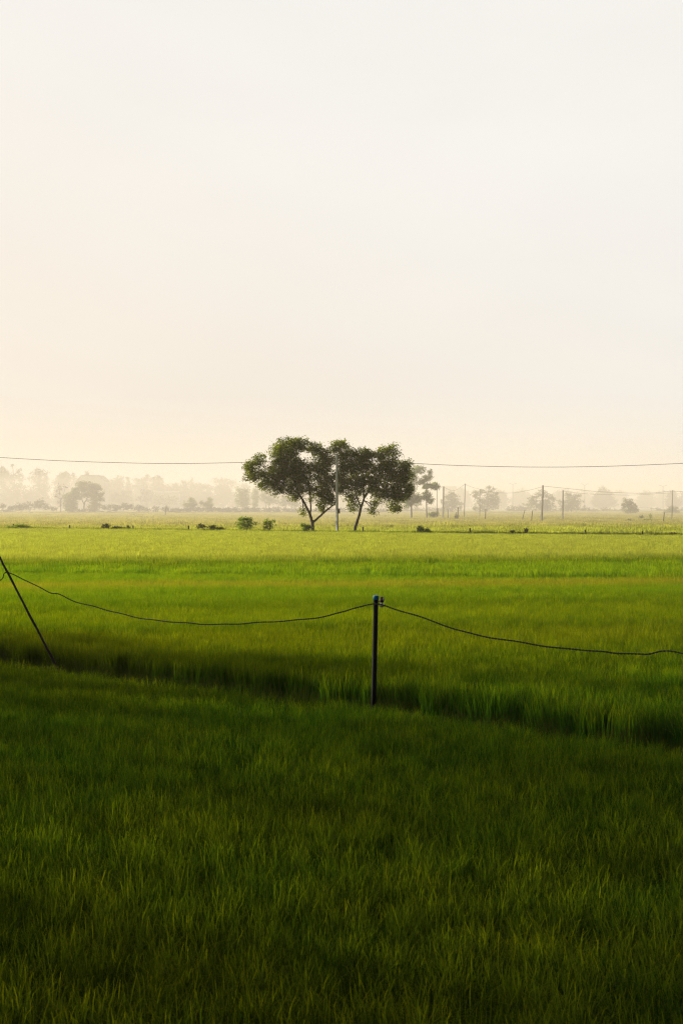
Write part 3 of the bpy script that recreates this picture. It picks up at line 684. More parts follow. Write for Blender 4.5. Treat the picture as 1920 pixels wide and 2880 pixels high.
tree('spreading_tree', 'spreading flat crowned tree with a forked trunk before the white house', 400, (238, 1438),
     [(226, 1362, 16, 7), (243, 1360, 16, 7), (262, 1368, 18, 10), (240, 1375, 28, 9), (277, 1374, 14, 11), (285, 1390, 9, 12), (262, 1388, 22, 11), (240, 1392, 16, 8), (286, 1405, 8, 7), (268, 1404, 16, 10), (262, 1420, 15, 11), (277, 1422, 12, 10)],
     [[(238, 1438, 2.3), (237, 1424, 2.0), (239, 1412, 1.7), (250, 1395, 1.0), (262, 1380, .6)], [(238, 1420, 1.5), (231, 1406, 1.1), (230, 1380, .6)]], 'acacia_leaf', 8000, 213, group=T_MID, clump_px=4.5)

def hedge(label, pts, d, seed, leaf='hedge_leaf', n=3600):
    bush('hedge', label, pts[0][0], 1440, pts, leaf, n, seed, 'overgrown hedges along the far edge of the rice', d, 3.6, 'hedge', 0.55, 4.0, 0.0)
hedge('overgrown hedge at the left edge before the bare tree', [(8, 1427, 12, 11), (30, 1430, 12, 8), (55, 1425, 22, 11), (80, 1424, 14, 12), (104, 1420, 14, 15), (118, 1416, 8, 16), (130, 1425, 10, 12), (148, 1431, 14, 7)], 400, 221)
hedge('long low hedge between the spreading tree and the lone stake', [(300, 1427, 16, 9), (325, 1428, 18, 10), (352, 1426, 16, 11), (365, 1424, 12, 9), (390, 1429, 20, 9), (412, 1433, 12, 6), (440, 1432, 14, 7), (230, 1436, 20, 5), (260, 1434, 20, 6)], 400, 222)
hedge('low hedge below the two small round trees', [(470, 1433, 18, 7), (500, 1434, 20, 6), (530, 1434, 20, 8), (560, 1433, 18, 8), (590, 1432, 18, 9), (615, 1433, 16, 7), (640, 1434, 18, 7)], 400, 223)
hedge('hedge below the slim trees behind the left acacia', [(660, 1434, 18, 8), (690, 1434, 18, 9), (720, 1434, 18, 8), (750, 1435, 18, 8), (780, 1435, 18, 9), (810, 1436, 18, 9), (840, 1436, 18, 9)], 400, 224)
hedge('dim hedge seen between the forked trunk and the leaning trunk', [(870, 1437, 18, 9), (900, 1437, 18, 9), (930, 1438, 18, 9), (960, 1438, 18, 9), (990, 1438, 18, 9), (1020, 1438, 18, 10), (1050, 1438, 18, 10), (1080, 1438, 18, 10)], 400, 225)
hedge('dim hedge behind the tall pale tree', [(1110, 1438, 18, 12), (1140, 1438, 18, 11), (1170, 1436, 18, 10), (1200, 1437, 18, 11), (1230, 1438, 18, 10), (1290, 1442, 20, 9)], 460, 226)
hedge('misty hedge right of the thick pole', [(1440, 1433, 20, 12), (1465, 1430, 16, 14), (1480, 1436, 18, 12), (1570, 1438, 20, 10), (1640, 1434, 20, 13), (1665, 1440, 18, 10)], 470, 227)
hedge('misty hedge below the far tree near the right edge', [(1700, 1438, 26, 10), (1740, 1440, 20, 10), (1845, 1440, 24, 12), (1870, 1442, 20, 10), (1915, 1440, 20, 12)], 480, 228)
# trees and tall shrubs standing in the hedge
tree('round_tree', 'small round light tree left in the low hedge', 400, (536, 1439), [(536, 1408, 13, 9), (530, 1420, 13, 10), (543, 1419, 12, 11)], [[(536, 1440, 1.0), (536, 1415, .6)]], 'light_leaf', 1300, 231, group=T_MID, clump_px=4)
tree('round_tree', 'uneven small tree with one taller tip in the low hedge', 400, (585, 1439), [(590, 1406, 8, 8), (588, 1420, 12, 11), (572, 1417, 9, 7), (566, 1412, 5, 5)], [[(585, 1440, 1.0), (588, 1412, .6)]], 'light_leaf', 1200, 232, group=T_MID, clump_px=4)
tree('slim_tree', 'broad light tree, first of the row behind the left acacia', 440, (682, 1441), [(672, 1380, 12, 11), (690, 1382, 12, 12), (680, 1398, 20, 14), (678, 1415, 18, 14), (692, 1412, 12, 14)], [[(682, 1442, 1.4), (681, 1410, 1), (681, 1385, .6)]], 'light_leaf', 2600, 233, group=T_MID, clump_px=4.5)
tree('slim_tree', 'narrow light tree, second of the row behind the left acacia', 445, (718, 1441), [(718, 1384, 9, 12), (719, 1402, 10, 14), (716, 1420, 9, 12)], [[(718, 1442, 1.0), (718, 1390, .5)]], 'light_leaf', 1300, 234, group=T_MID, clump_px=4.5)
tree('slim_tree', 'open many stemmed tree, third of the row behind the left acacia', 440, (752, 1441), [(748, 1382, 14, 11), (768, 1390, 14, 12), (740, 1400, 12, 12), (757, 1406, 16, 12), (775, 1408, 10, 10)], [[(752, 1442, .9), (746, 1415, .7), (742, 1390, .4)], [(753, 1442, .9), (758, 1415, .7), (766, 1390, .4)]], 'light_leaf', 2200, 235, group=T_MID, clump_px=4.5)
tree('slim_tree', 'dim tree seen through the fork of the left acacia', 450, (805, 1441), [(803, 1400, 14, 12), (815, 1412, 14, 12), (795, 1416, 12, 12), (830, 1420, 12, 10)], [[(805, 1442, .9), (805, 1405, .5)]], 'tree_leaf', 1800, 236, group=T_MID, clump_px=4.5)
tree('misty_tree', 'rounded misty tree right of the thick pole', 420, (1272, 1446), [(1268, 1388, 12, 8), (1262, 1400, 18, 12), (1280, 1402, 14, 14), (1270, 1418, 24, 16), (1244, 1412, 9, 9), (1290, 1420, 12, 14), (1262, 1432, 26, 10)], [[(1272, 1446, 1.6), (1270, 1415, 1), (1268, 1392, .6)]], 'tree_leaf', 3200, 241, group=T_MID, clump_px=4.5)
tree('misty_tree', 'largest misty tree, between the thin pole and the fainter pole', 420, (1370, 1446), [(1372, 1372, 10, 6), (1384, 1376, 8, 5), (1362, 1384, 18, 9), (1385, 1392, 18, 14), (1378, 1408, 28, 16), (1340, 1386, 13, 9), (1334, 1394, 14, 10), (1350, 1408, 18, 14), (1390, 1422, 16, 14), (1356, 1428, 30, 14)],
     [[(1370, 1446, 1.8), (1370, 1415, 1.2), (1372, 1380, .6)]], 'tree_leaf', 4800, 242, group=T_MID, clump_px=4.5)
tree('misty_tree', 'misty tree behind the thick leaning pole on the right', 425, (1524, 1447), [(1524, 1384, 12, 8), (1512, 1394, 16, 9), (1535, 1394, 18, 10), (1550, 1400, 10, 8), (1492, 1400, 12, 6), (1500, 1410, 16, 10), (1535, 1412, 24, 14), (1508, 1424, 24, 14), (1540, 1428, 24, 14), (1486, 1420, 8, 6)],
     [[(1524, 1447, 1.8), (1524, 1415, 1.2), (1526, 1390, .6)]], 'tree_leaf', 4600, 243, group=T_MID, clump_px=4.5)
tree('misty_tree', 'misty tree just right of the shorter pole on the right', 430, (1607, 1447), [(1598, 1394, 14, 8), (1614, 1396, 12, 8), (1628, 1396, 8, 7), (1605, 1408, 22, 10), (1628, 1412, 12, 6), (1606, 1424, 26, 14), (1590, 1430, 18, 12), (1575, 1412, 10, 8)],
     [[(1607, 1447, 1.6), (1606, 1415, 1), (1604, 1395, .6)]], 'tree_leaf', 3800, 244, group=T_MID, clump_px=4.5)
tree('conical_tree', 'small dense tree standing alone right of the far tree', 350, (1772, 1450), [(1757, 1407, 7, 7), (1772, 1411, 10, 9), (1764, 1420, 14, 11), (1780, 1424, 13, 11), (1770, 1434, 22, 11), (1786, 1434, 10, 9), (1754, 1424, 8, 8)], [[(1772, 1450, 1.4), (1771, 1425, .9), (1768, 1410, .5)]], 'tree_leaf', 2600, 245, group=T_MID, clump_px=4.2)
bush('round_bush', 'dark bush at the foot of the last pole on the right', 1888, 1452, [(1888, 1430, 16, 8), (1880, 1440, 18, 10), (1898, 1438, 14, 10)], 'tree_leaf', 1300, 246, T_MID, 380)
# scattered scrub on the right
G_S = 'scrub in the misty field on the right'
bush('low_shrub', 'shrub with two upright tips left of the leaning end stake', 1826, 1472, [(1825, 1466, 18, 5), (1826, 1453, 2.5, 8), (1812, 1464, 6, 4), (1843, 1464, 3, 5)], 'light_leaf', 700, 251, G_S, 205, 3.6)
bush('low_shrub', 'pointed dark shrub left of the shrub with two tips', 1801, 1466, [(1801, 1455, 3.5, 7), (1799, 1461, 7, 4)], 'hedge_leaf', 300, 252, G_S, 240, 3.4)
bush('low_shrub', 'low mound of scrub below the small dense tree', 1770, 1472, [(1770, 1467, 12, 4), (1768, 1463, 5, 3)], 'hedge_leaf', 380, 253, G_S, 210, 3.4)
bush('low_shrub', 'small faint tuft left of the small dense tree', 1736, 1465, [(1736, 1460, 8, 4)], 'hedge_leaf', 240, 254, G_S, 250, 3.4)
bush('low_shrub', 'long low scrub row right of the shorter pole', 1660, 1472, [(1655, 1468, 16, 2.5), (1675, 1468, 10, 2), (1613, 1467, 8, 2)], 'hedge_leaf', 480, 255, G_S, 208, 3.2)
bush('low_shrub', 'dark flat scrub at the right edge of the misty field', 1906, 1475, [(1906, 1471, 12, 2.2), (1918, 1471, 8, 2)], 'hedge_leaf', 320, 256, G_S, 195, 3.2)
bush('low_shrub', 'dark creeper climbing the second slanted stake by the thick pole', 1284, 1462, [(1283, 1450, 3.5, 7), (1281, 1456, 4.5, 5)], 'hedge_leaf', 300, 257, G_S, 235, 3.2)

# poles in the mist
G_P = 'poles in the misty field on the right'
for a in (('thin pole just right of the layered tree', 1228.5, 1377, 1228, 1452, 262, 2.2, 'dark_concrete'),
          ('thick square pole between the layered tree and the rounded misty tree', 1246.5, 1368, 1245, 1459, 252, 4.2, 'dark_concrete'),
          ('tall thin pole left of the largest misty tree', 1307, 1360, 1304.5, 1460, 250, 2.6, 'dark_concrete'),
          ('faint thin pole in front of the largest misty tree', 1349, 1375, 1348, 1457, 270, 2.0, 'dark_concrete'),
          ('thickest pole, leaning slightly right of vertical', 1525.5, 1365, 1522, 1468, 206, 4.6, 'dark_concrete'),
          ('shorter pole just right of the thickest pole', 1582, 1379, 1580.5, 1466, 216, 3.4, 'dark_concrete'),
          ('thin pole nearest the right edge of the misty field', 1889.5, 1379, 1887.5, 1466, 216, 2.4, 'dark_concrete')):
    pole('utility_pole', a[0], a[1], a[2], a[3], a[4], a[5], a[6], a[7], 'pole', G_P, 0.8, a[6] < 3.3)
G_K = 'stakes in the misty field'
for a in (('dark stake beside the white painted post', 1258.5, 1433, 1259, 1460, 236, 2.2, 'post_wood'),
          ('white painted post beside a dark stake', 1262.8, 1433, 1262, 1456, 238, 1.6, 'paint_white'),
          ('dark stake covered by a creeper', 1287, 1427, 1286.5, 1462, 234, 3.2, 'post_wood'),
          ('lone dark stake below the largest misty tree', 1365, 1432, 1363.5, 1465, 222, 3.0, 'post_wood'),
          ('thin stake leaning right, left of a second leaning stake', 1475, 1434, 1465.5, 1467, 212, 2.0, 'post_wood'),
          ('thicker leaning stake left of the thickest pole', 1496.5, 1436, 1492.5, 1468, 210, 2.6, 'post_wood'),
          ('dark leaning stake near the right edge', 1866.5, 1441, 1863.5, 1473, 192, 2.6, 'post_wood'),
          ('lone leaning stake in front of the long low hedge', 468, 1421, 464.5, 1452, 310, 2.6, 'post_wood'),
          ('short post beside the thin pole by the layered tree', 1230.5, 1430, 1230, 1450, 262, 2.6, 'post_wood')):
    o, _, _ = pole('fence_stake', a[0], a[1], a[2], a[3], a[4], a[5], a[6], a[7], 'stake', G_K, 0.85, True, 0.0)
# wires between those poles
def wire(label, pts, r=0.016):
    P = smooth_line([W(*p) for p in pts], 8); mb = MB(); cable_run(mb, P, r, 5)
    tag(mb.build('wire', M['cable']), label, 'wire', 'wires between the misty poles')
wire('faint wire from the thick square pole to the tall thin pole', [(1246.5, 1370, 252), (1275, 1380, 251), (1307, 1362, 250)])
wire('faint wire from the tall thin pole down to the faint thin pole', [(1307, 1362, 250), (1328, 1370.5, 260), (1349, 1376, 270)])
wire('faint wire sagging left from the thickest pole to the faint thin pole', [(1349, 1377, 270), (1400, 1385.5, 250), (1440, 1386, 234), (1480, 1380, 220), (1525, 1369, 206)])
wire('wire sagging right from the thickest pole to the last pole', [(1525.5, 1367, 206), (1600, 1374.5, 208), (1680, 1382.5, 210), (1780, 1387, 213), (1840, 1386, 215), (1889.5, 1381.5, 216), (1960, 1385, 218), (2060, 1382, 220)], 0.018)
wire('lower wire running right from the shorter pole', [(1582, 1381, 216), (1640, 1388, 217), (1700, 1391, 218), (1780, 1392, 219), (1889.5, 1386, 220)], 0.013)

# far lamp posts
def lamp_post(label, sx, top, d):
    s = d / F_PX; z1 = CAM_H - (top - HOR) * s; x = (sx - 960) * s
    root = empty('street_lamp', (x, d, 0), label, 'street lamp', 'faint lamp posts in the haze')
    mb = MB(); mb.tube([(x, d, -0.2), (x, d, z1)], [0.16, 0.1], 8); mb.build('shaft', M['steel'], root)
    for sg in (-1, 1):
        mb = MB(); mb.tube([(x + sg * 0.1, d, z1 - 0.15), (x + sg * 0.9, d, z1 + 0.35)], 0.06, 6)
        arm = mb.build('arm', M['steel'], root)
        mb = MB(); mb.box((x + sg * 1.2, d, z1 + 0.42), (0.8, 0.35, 0.16)); mb.build('lamp_head', M['steel'], arm, smooth=False)
lamp_post('faint double armed lamp post right of the largest misty tree', 1441, 1362, 560)
lamp_post('faint double armed lamp post right of the shorter pole', 1643, 1364, 560)
lamp_post('faint double armed lamp post left of the last pole', 1863, 1368, 560)

# far wood: (label, distance, base x, blobs)
far = [
 ('pale tree at the left edge behind the tree with a raised tip', 780, 8, [(10, 1330, 16, 17), (2, 1350, 20, 24), (22, 1350, 14, 20), (10, 1385, 24, 26)]),
 ('massive tree with one raised tip near the left edge', 640, 45, [(36, 1306, 4.5, 8), (52, 1328, 14, 12), (36, 1340, 18, 16), (58, 1345, 16, 18), (45, 1370, 30, 22), (30, 1390, 26, 24), (60, 1395, 26, 22), (5, 1360, 14, 24)]),
 ('massive rounded tree second from the left edge', 640, 112, [(112, 1330, 20, 12), (128, 1342, 16, 16), (98, 1346, 18, 18), (115, 1365, 30, 22), (90, 1385, 26, 24), (125, 1390, 22, 24)]),
 ('smooth domed tree left of the white house', 660, 175, [(172, 1346, 16, 14), (160, 1360, 12, 14), (186, 1360, 16, 16), (175, 1382, 24, 20)]),
 ('paler tree rising behind the domed tree', 800, 186, [(186, 1336, 12, 11), (194, 1344, 8, 10), (180, 1350, 16, 14)]),
 ('narrow faint tree between the domed tree and the house', 800, 207, [(206, 1340, 5, 8), (209, 1352, 7, 10), (207, 1372, 10, 18)]),
 ('small tip of a tree showing above the house roof', 900, 246, [(246, 1333, 5, 6), (246, 1346, 8, 12)]),
 ('low broad tree right of the white house', 680, 305, [(300, 1362, 18, 12), (316, 1362, 14, 12), (305, 1385, 24, 18)]),
 ('square topped tree of the far wood right of the house', 680, 336, [(330, 1350, 10, 10), (342, 1350, 9, 10), (336, 1366, 16, 16), (336, 1388, 22, 18)]),
 ('narrow pointed tree of the far wood', 700, 361, [(361, 1344, 3, 6), (361, 1354, 6, 8), (361, 1368, 10, 12), (362, 1390, 16, 18)]),
 ('flat topped tree left of the shed', 690, 398, [(388, 1354, 12, 8), (404, 1353, 12, 7), (398, 1368, 24, 14), (405, 1390, 24, 16)]),
 ('very pale tree peak behind the flat topped tree', 950, 412, [(412, 1341, 9, 8), (408, 1352, 18, 10), (412, 1372, 24, 16)]),
 ('tall rounded tree above the long shed', 680, 442, [(446, 1346, 12, 8), (436, 1350, 12, 9), (450, 1358, 12, 12), (442, 1368, 20, 16), (455, 1380, 18, 16)]),
 ('sloping low tree right of the tall rounded one', 690, 472, [(468, 1372, 14, 9), (482, 1376, 12, 8), (472, 1392, 22, 14)]),
 ('low dome tree before the twin peaks', 700, 496, [(494, 1368, 12, 9), (500, 1378, 16, 14), (496, 1394, 18, 14)]),
 ('darker of the twin peak trees above the round bush', 680, 519, [(519, 1356, 8, 7), (518, 1370, 11, 12), (518, 1390, 16, 16)]),
 ('paler of the twin peak trees', 720, 538, [(538, 1353, 6, 7), (538, 1364, 10, 10), (540, 1384, 16, 18)]),
 ('low tree right of the twin peaks', 700, 562, [(556, 1366, 10, 7), (570, 1368, 12, 8), (562, 1386, 20, 18)]),
 ('low palm like tree left of the broad far crown', 690, 585, [(580, 1368, 9, 7), (590, 1374, 9, 8), (584, 1390, 14, 14)]),
 ('broad far crown left of the acacia', 690, 628, [(608, 1354, 12, 9), (628, 1352, 14, 8), (648, 1356, 12, 9), (658, 1362, 9, 9), (628, 1372, 34, 16), (630, 1392, 36, 16)]),
 ('dim far tree just behind the left acacia crown', 720, 690, [(680, 1366, 10, 8), (694, 1368, 12, 10), (688, 1388, 22, 20), (725, 1374, 18, 14), (730, 1394, 26, 18)]),
 ('dim far tree behind the forked trunk', 720, 800, [(775, 1376, 20, 14), (805, 1380, 20, 14), (790, 1398, 36, 18), (840, 1384, 18, 14), (845, 1400, 24, 16)]),
 ('dim far tree between the acacias', 740, 905, [(880, 1390, 22, 14), (910, 1394, 22, 12), (940, 1392, 20, 14), (900, 1408, 40, 14), (990, 1398, 30, 14)]),
 ('dim far tree behind the pale tall tree', 740, 1140, [(1080, 1394, 26, 16), (1130, 1390, 24, 16), (1100, 1408, 50, 14)]),
 ('far tree right of the far building', 800, 1296, [(1296, 1382, 14, 10), (1310, 1390, 12, 12), (1300, 1408, 22, 18)]),
 ('pale far tree just right of the largest misty tree', 720, 1408, [(1406, 1388, 12, 8), (1400, 1400, 18, 12), (1412, 1406, 14, 18)]),
 ('pale far tree with a round tip between the two large misty trees', 800, 1465, [(1470, 1373, 3, 3.5), (1462, 1384, 12, 8), (1452, 1392, 12, 10), (1472, 1394, 18, 12), (1465, 1410, 24, 14)]),
 ('pale far tree between the thickest and the shorter pole', 780, 1575, [(1568, 1390, 14, 8), (1592, 1384, 14, 8), (1580, 1402, 26, 16)]),
 ('pale far tree behind the faint lamp post', 840, 1648, [(1625, 1398, 16, 12), (1655, 1408, 20, 12), (1640, 1418, 26, 12)]),
 ('large rounded far tree left of the small dense tree', 640, 1698, [(1692, 1378, 12, 9), (1700, 1386, 12, 10), (1684, 1394, 14, 12), (1706, 1398, 14, 14), (1694, 1408, 24, 14), (1717, 1392, 6, 8), (1716, 1406, 10, 14), (1694, 1422, 26, 12)]),
 ('very faint tree between the two far trees near the right edge', 900, 1740, [(1738, 1408, 14, 8), (1750, 1402, 12, 8), (1742, 1420, 24, 12)]),
 ('pale rounded far tree above the shrub with two tips', 800, 1816, [(1816, 1392, 10, 7), (1810, 1402, 12, 9), (1824, 1402, 11, 10), (1802, 1413, 10, 7), (1829, 1413, 7, 7), (1816, 1424, 22, 10)]),
 ('very faint tree left of the last pole', 850, 1858, [(1854, 1410, 12, 8), (1858, 1420, 18, 10)]),
 ('pale far tree behind the last pole', 640, 1892, [(1888, 1406, 9, 8), (1898, 1408, 9, 8), (1890, 1420, 16, 12)]),
 ('faint tree cut by the right edge', 720, 1925, [(1925, 1415, 9, 8), (1928, 1425, 16, 12)]),
]
for i, (lab, d, bx_, bl) in enumerate(far):
    x0_, x1_ = min(b[0] - b[2] for b in bl), max(b[0] + b[2] for b in bl); w_ = x1_ - x0_
    bl = bl + [((x0_ + x1_) / 2 - w_ * .25, 1410, w_ * .42, 18), ((x0_ + x1_) / 2 + w_ * .25, 1414, w_ * .42, 16), ((x0_ + x1_) / 2, 1396, w_ * .46, 18)]
    area = sum(b[2] * b[3] for b in bl)
    tree('far_tree', lab, d, (bx_, 1436), bl, [[(bx_, 1436, 2.2), (bx_, 1410, 1.6), (bl[0][0], bl[0][1] + 4, .7)]], 'far_leaf', int(min(8000, 900 + area * 3.0)), 300 + i, group=T_FAR,
         leaf_px=3.8, ratio=0.65, clump_px=5, base_z=0.0, droop=0.0, twigs=0)
# darker bushes in front of the far wood
bush('far_bush', 'dark far bush below the square topped tree', 340, 1425, [(325, 1394, 18, 9), (350, 1390, 20, 12), (340, 1405, 34, 10)], 'far_leaf', 1600, 360, T_FAR, 600, 4.4, base_z=0.0)
bush('far_bush', 'dark far bush left of the long shed', 410, 1425, [(404, 1382, 12, 8), (415, 1388, 18, 10), (410, 1402, 26, 10)], 'far_leaf', 1400, 361, T_FAR, 600, 4.4, base_z=0.0)

# unseen row of trees, added past the left edge to shade the near plots
def added_shade_tree(lab, x, y, h, w, n, seed):
    rng = np.random.default_rng(seed); root = empty('added_shade_tree', (x, y, 0), lab, 'tree', 'row of added shade trees past the left edge')
    B = [((x, y, h * .55), (w * .5, w * .5, h * .36), 1.0), ((x + rng.uniform(-.6, .6), y + rng.uniform(-.6, .6), h * .3), (w * .46, w * .46, h * .28), 1.0), ((x, y, h * .82), (w * .34, w * .34, h * .2), 1.0)]
    V, F, tone, CC = crown_mesh(B, n, 0.55, 0.34, 0.16, seed, 0.2)
    mesh_obj('crown', V, F, M['acacia_leaf'], root, tone)
    mb = MB(); top = np.array([x, y, h * .75]); mb.tube([(x, y, -.2), (x + .05, y, h * .3), tuple(top)], [.17, .13, .05], 8)
    for q in CC[rng.permutation(len(CC))[:22]]: limb(mb, (x + .03, y, h * rng.uniform(.2, .5)), q, .05, .015, rng, .12, 4, 5)
    mb.build('trunk', M['bark'], root)
pa = Vector((sun_dir.x, sun_dir.y)).normalized(); pp = np.array([pa.y, -pa.x]) * (1 if -pa.x > 0 else -1)
pp = np.array([abs(pa.y), abs(pa.x)])
c0_ = np.array([0.0, 11.0]) + np.array([pa.x, pa.y]) * 25
for i, (along, h, w, n, lab) in enumerate(((-17.0, 11.0, 6.2, 5600, 'first added shade tree of the row past the left edge'), (-13.4, 11.4, 6.4, 5800, 'second added shade tree of the row past the left edge'),
        (-9.8, 11.2, 6.2, 5400, 'third added shade tree of the row past the left edge'), (-6.4, 11.5, 6.2, 5200, 'fourth added shade tree of the row past the left edge'), (-3.1, 11.2, 6.0, 3300, 'fifth added shade tree of the row past the left edge'),
        (0.2, 11.0, 5.6, 2300, 'sixth added shade tree of the row past the left edge'), (3.4, 11.4, 6.2, 5200, 'seventh added shade tree of the row past the left edge'), (7.2, 9.2, 4.8, 2000, 'thin last added shade tree of the row past the left edge'))):
    q = c0_ + pp * along
    added_shade_tree(lab, q[0], q[1], h, w, n, 621 + i)

# ------------------------------------------------------------------ far buildings
def house(label, sx0, sx1, eave, ridge, d, wall, roof, hip=0.2, foot=0.0, depth_px=60, windows=0, name='house', cat='house'):
    s = d / F_PX; x0, x1 = (sx0 - 960) * s, (sx1 - 960) * s; ze = CAM_H - (eave - HOR) * s; zr = CAM_H - (ridge - HOR) * s; dp = depth_px * s
    root = empty(name, ((x0 + x1) / 2, d, 0), label, cat, 'houses in the haze')
    mb = MB(); mb.box(((x0 + x1) / 2, d + dp / 2, (ze - 0.2) / 2), (x1 - x0 - 0.8, dp - 0.8, ze + 0.2)); wl_ = mb.build('wall', M[wall], root, smooth=False)
    xa, xb = x0 + (x1 - x0) * hip, x1 - (x1 - x0) * hip; ym = d + dp / 2; t = 0.25
    V = [(x0, d, ze), (x1, d, ze), (x1, d + dp, ze), (x0, d + dp, ze), (x0, d, ze + t), (x1, d, ze + t), (x1, d + dp, ze + t), (x0, d + dp, ze + t), (xa, ym, zr), (xb, ym, zr)]
    mb = MB(); mb.add(V, [(3, 2, 1, 0), (0, 1, 5, 4), (1, 2, 6, 5), (2, 3, 7, 6), (3, 0, 4, 7), (4, 5, 9, 8), (6, 7, 8, 9), (5, 6, 9), (7, 4, 8)]); mb.build('roof', M[roof], root, smooth=False)
    for k in range(windows):
        cx = x0 + (x1 - x0) * (k + 1) / (windows + 1)
        mb = MB(); mb.box((cx, d + 0.38, ze - 1.7), (1.3, 0.1, 1.3)); f = mb.build('window', M['window_dark'], root, smooth=False)
        mb = MB(); mb.box((cx, d + 0.34, ze - 2.42), (1.6, 0.18, 0.12)); mb.build('sill', M['wall_grey'], f, smooth=False)
    return root
def gable_house(label, sx0, sx1, eave, ridge, rx0, rx1, d, depth_px, windows=2):
    """long low-pitched roof whose eaves slope down at both ends, white walls below"""
    s = d / F_PX; x0, x1 = (sx0 - 960) * s, (sx1 - 960) * s; a0, a1 = (rx0 - 960) * s, (rx1 - 960) * s
    ze = CAM_H - (eave - HOR) * s; zr = CAM_H - (ridge - HOR) * s; dp = depth_px * s; t = 0.3
    root = empty('house', ((x0 + x1) / 2, d, 0), label, 'house', 'houses in the haze')
    prof = [(x0 + .6, -0.2), (x1 - .6, -0.2), (x1 - .6, ze - .1), (a1, zr - .5), (a0, zr - .5), (x0 + .6, ze - .1)]
    V = [(p[0], d + .5, p[1]) for p in prof] + [(p[0], d + dp - .5, p[1]) for p in prof]; n = len(prof)
    mb = MB(); mb.add(V, [tuple(range(n)), tuple(range(2 * n - 1, n - 1, -1))] + [(i, i + n, (i + 1) % n + n, (i + 1) % n) for i in range(n)]); mb.build('wall', M['wall_white'], root, smooth=False)
    rp_ = [(x0, ze), (a0, zr), (a1, zr), (x1, ze)]
    V = []
    for yy in (d, d + dp):
        for q in rp_: V.append((q[0], yy, q[1] - t))
        for q in rp_: V.append((q[0], yy, q[1]))
    F = []
    for i in range(3):
        F += [(i + 4, i + 5, i + 13, i + 12), (i, i + 8, i + 9, i + 1), (i, i + 1, i + 5, i + 4), (i + 8, i + 12, i + 13, i + 9)]
    F += [(0, 4, 12, 8), (3, 11, 15, 7)]
    mb = MB(); mb.add(V, F); mb.build('roof', M['roof_grey'], root, smooth=False)
    for k in range(windows):
        cx = x0 + (x1 - x0) * (k + 1) / (windows + 1)
        mb = MB(); mb.box((cx, d + 0.47, ze - 1.8), (1.4, 0.1, 1.5)); f = mb.build('window', M['window_dark'], root, smooth=False)
        mb = MB(); mb.box((cx, d + 0.43, ze - 2.62), (1.7, 0.18, 0.12)); mb.build('sill', M['wall_grey'], f, smooth=False)
    return root
gable_house('white house with a broad grey roof above the spreading tree', 213, 297, 1352, 1336, 229, 277, 600, 90)
house('long low white shed below the tall rounded tree', 436, 503, 1387, 1381, 640, 'wall_white', 'roof_grey', 0.03, name='shed', cat='shed')
bush('far_bush', 'pale far bushes in front of the long shed', 470, 1425, [(450, 1404, 22, 10), (485, 1402, 24, 9), (470, 1412, 40, 10)], 'far_leaf', 1400, 362, T_FAR, 610, 4.4, base_z=0.0)
house('small white house between the flat topped tree and the dark bush', 374, 400, 1367, 1360, 660, 'wall_white', 'roof_grey', 0.2)
house('pale flat building behind the thick square pole', 1243, 1285, 1370, 1366, 860, 'wall_grey', 'roof_grey', 0.02, windows=3, name='building', cat='building')
house('long low roof in the haze left of the large rounded far tree', 1642, 1672, 1428, 1423, 700, 'wall_grey', 'roof_grey', 0.05, name='shed', cat='shed')

# ------------------------------------------------------------------ near fence: post, leaning stick, twisted wire
def fp(sx, sy):
    """point on the vertical plane of the near fence seen at that photograph pixel"""
    k = (sx - 960) / F_PX
    t = (k * NEAR_A[1] - NEAR_A[0]) / (NEAR_D[0] - k * NEAR_D[1])
    return W(sx, sy, NEAR_A[1] + t * NEAR_D[1])
post_b = fp(1051, 1965); post_t = fp(1057, 1675)
ax = (post_t - post_b); ax /= np.linalg.norm(ax)
ground_pt = post_b - ax * (post_b[2] - 0.0) / ax[2]
root = empty('fence_post', tuple(ground_pt), 'black plastic pipe post with a blue cap on the near dike', 'post', 'posts of the near fence')
r = 7.0 * post_b[1] / F_PX
mb = MB(); mb.tube([ground_pt - ax * 0.2, post_b, post_t - ax * 0.045], [r * 1.02, r, r * 0.97], 20); mb.build('pipe', M['pvc_black'], root)
mb = MB(); c = post_t - ax * 0.052; mb.lathe(c, [(r * .97, 0.0), (r * 1.1, 0.002), (r * 1.1, 0.046), (r * 1.03, 0.053), (r * 0.8, 0.055)], 20, axis=tuple(ax)); mb.build('cap', M['pvc_blue'], root)
ic = fp(1073, 1690); ic[1] -= 0.01
mb = MB(); mb.tube([post_t - ax * 0.085, ic + np.array([0.0, 0, 0.012])], 0.006, 8); br = mb.build('bracket', M['rust'], root)
mb = MB(); mb.lathe(ic, [(0.008, -0.075), (0.022, -0.07), (0.027, -0.055), (0.024, -0.04), (0.013, -0.032), (0.013, -0.022), (0.022, -0.016)], 14)
ins_ = mb.build('insulator', M['porcelain'], root)
mb = MB(); mb.lathe(ic, [(0.022, -0.016), (0.026, 0.0), (0.024, 0.016), (0.015, 0.022), (0.02, 0.03), (0.018, 0.045), (0.006, 0.052)], 14); mb.build('knob', M['rust'], ins_)
mb = MB(); mb.lathe(ic + np.array([0.018, -0.012, 0.02]), [(0.004, -0.02), (0.012, -0.014), (0.012, 0.012), (0.004, 0.018)], 10); mb.build('bead', M['porcelain'], ins_)
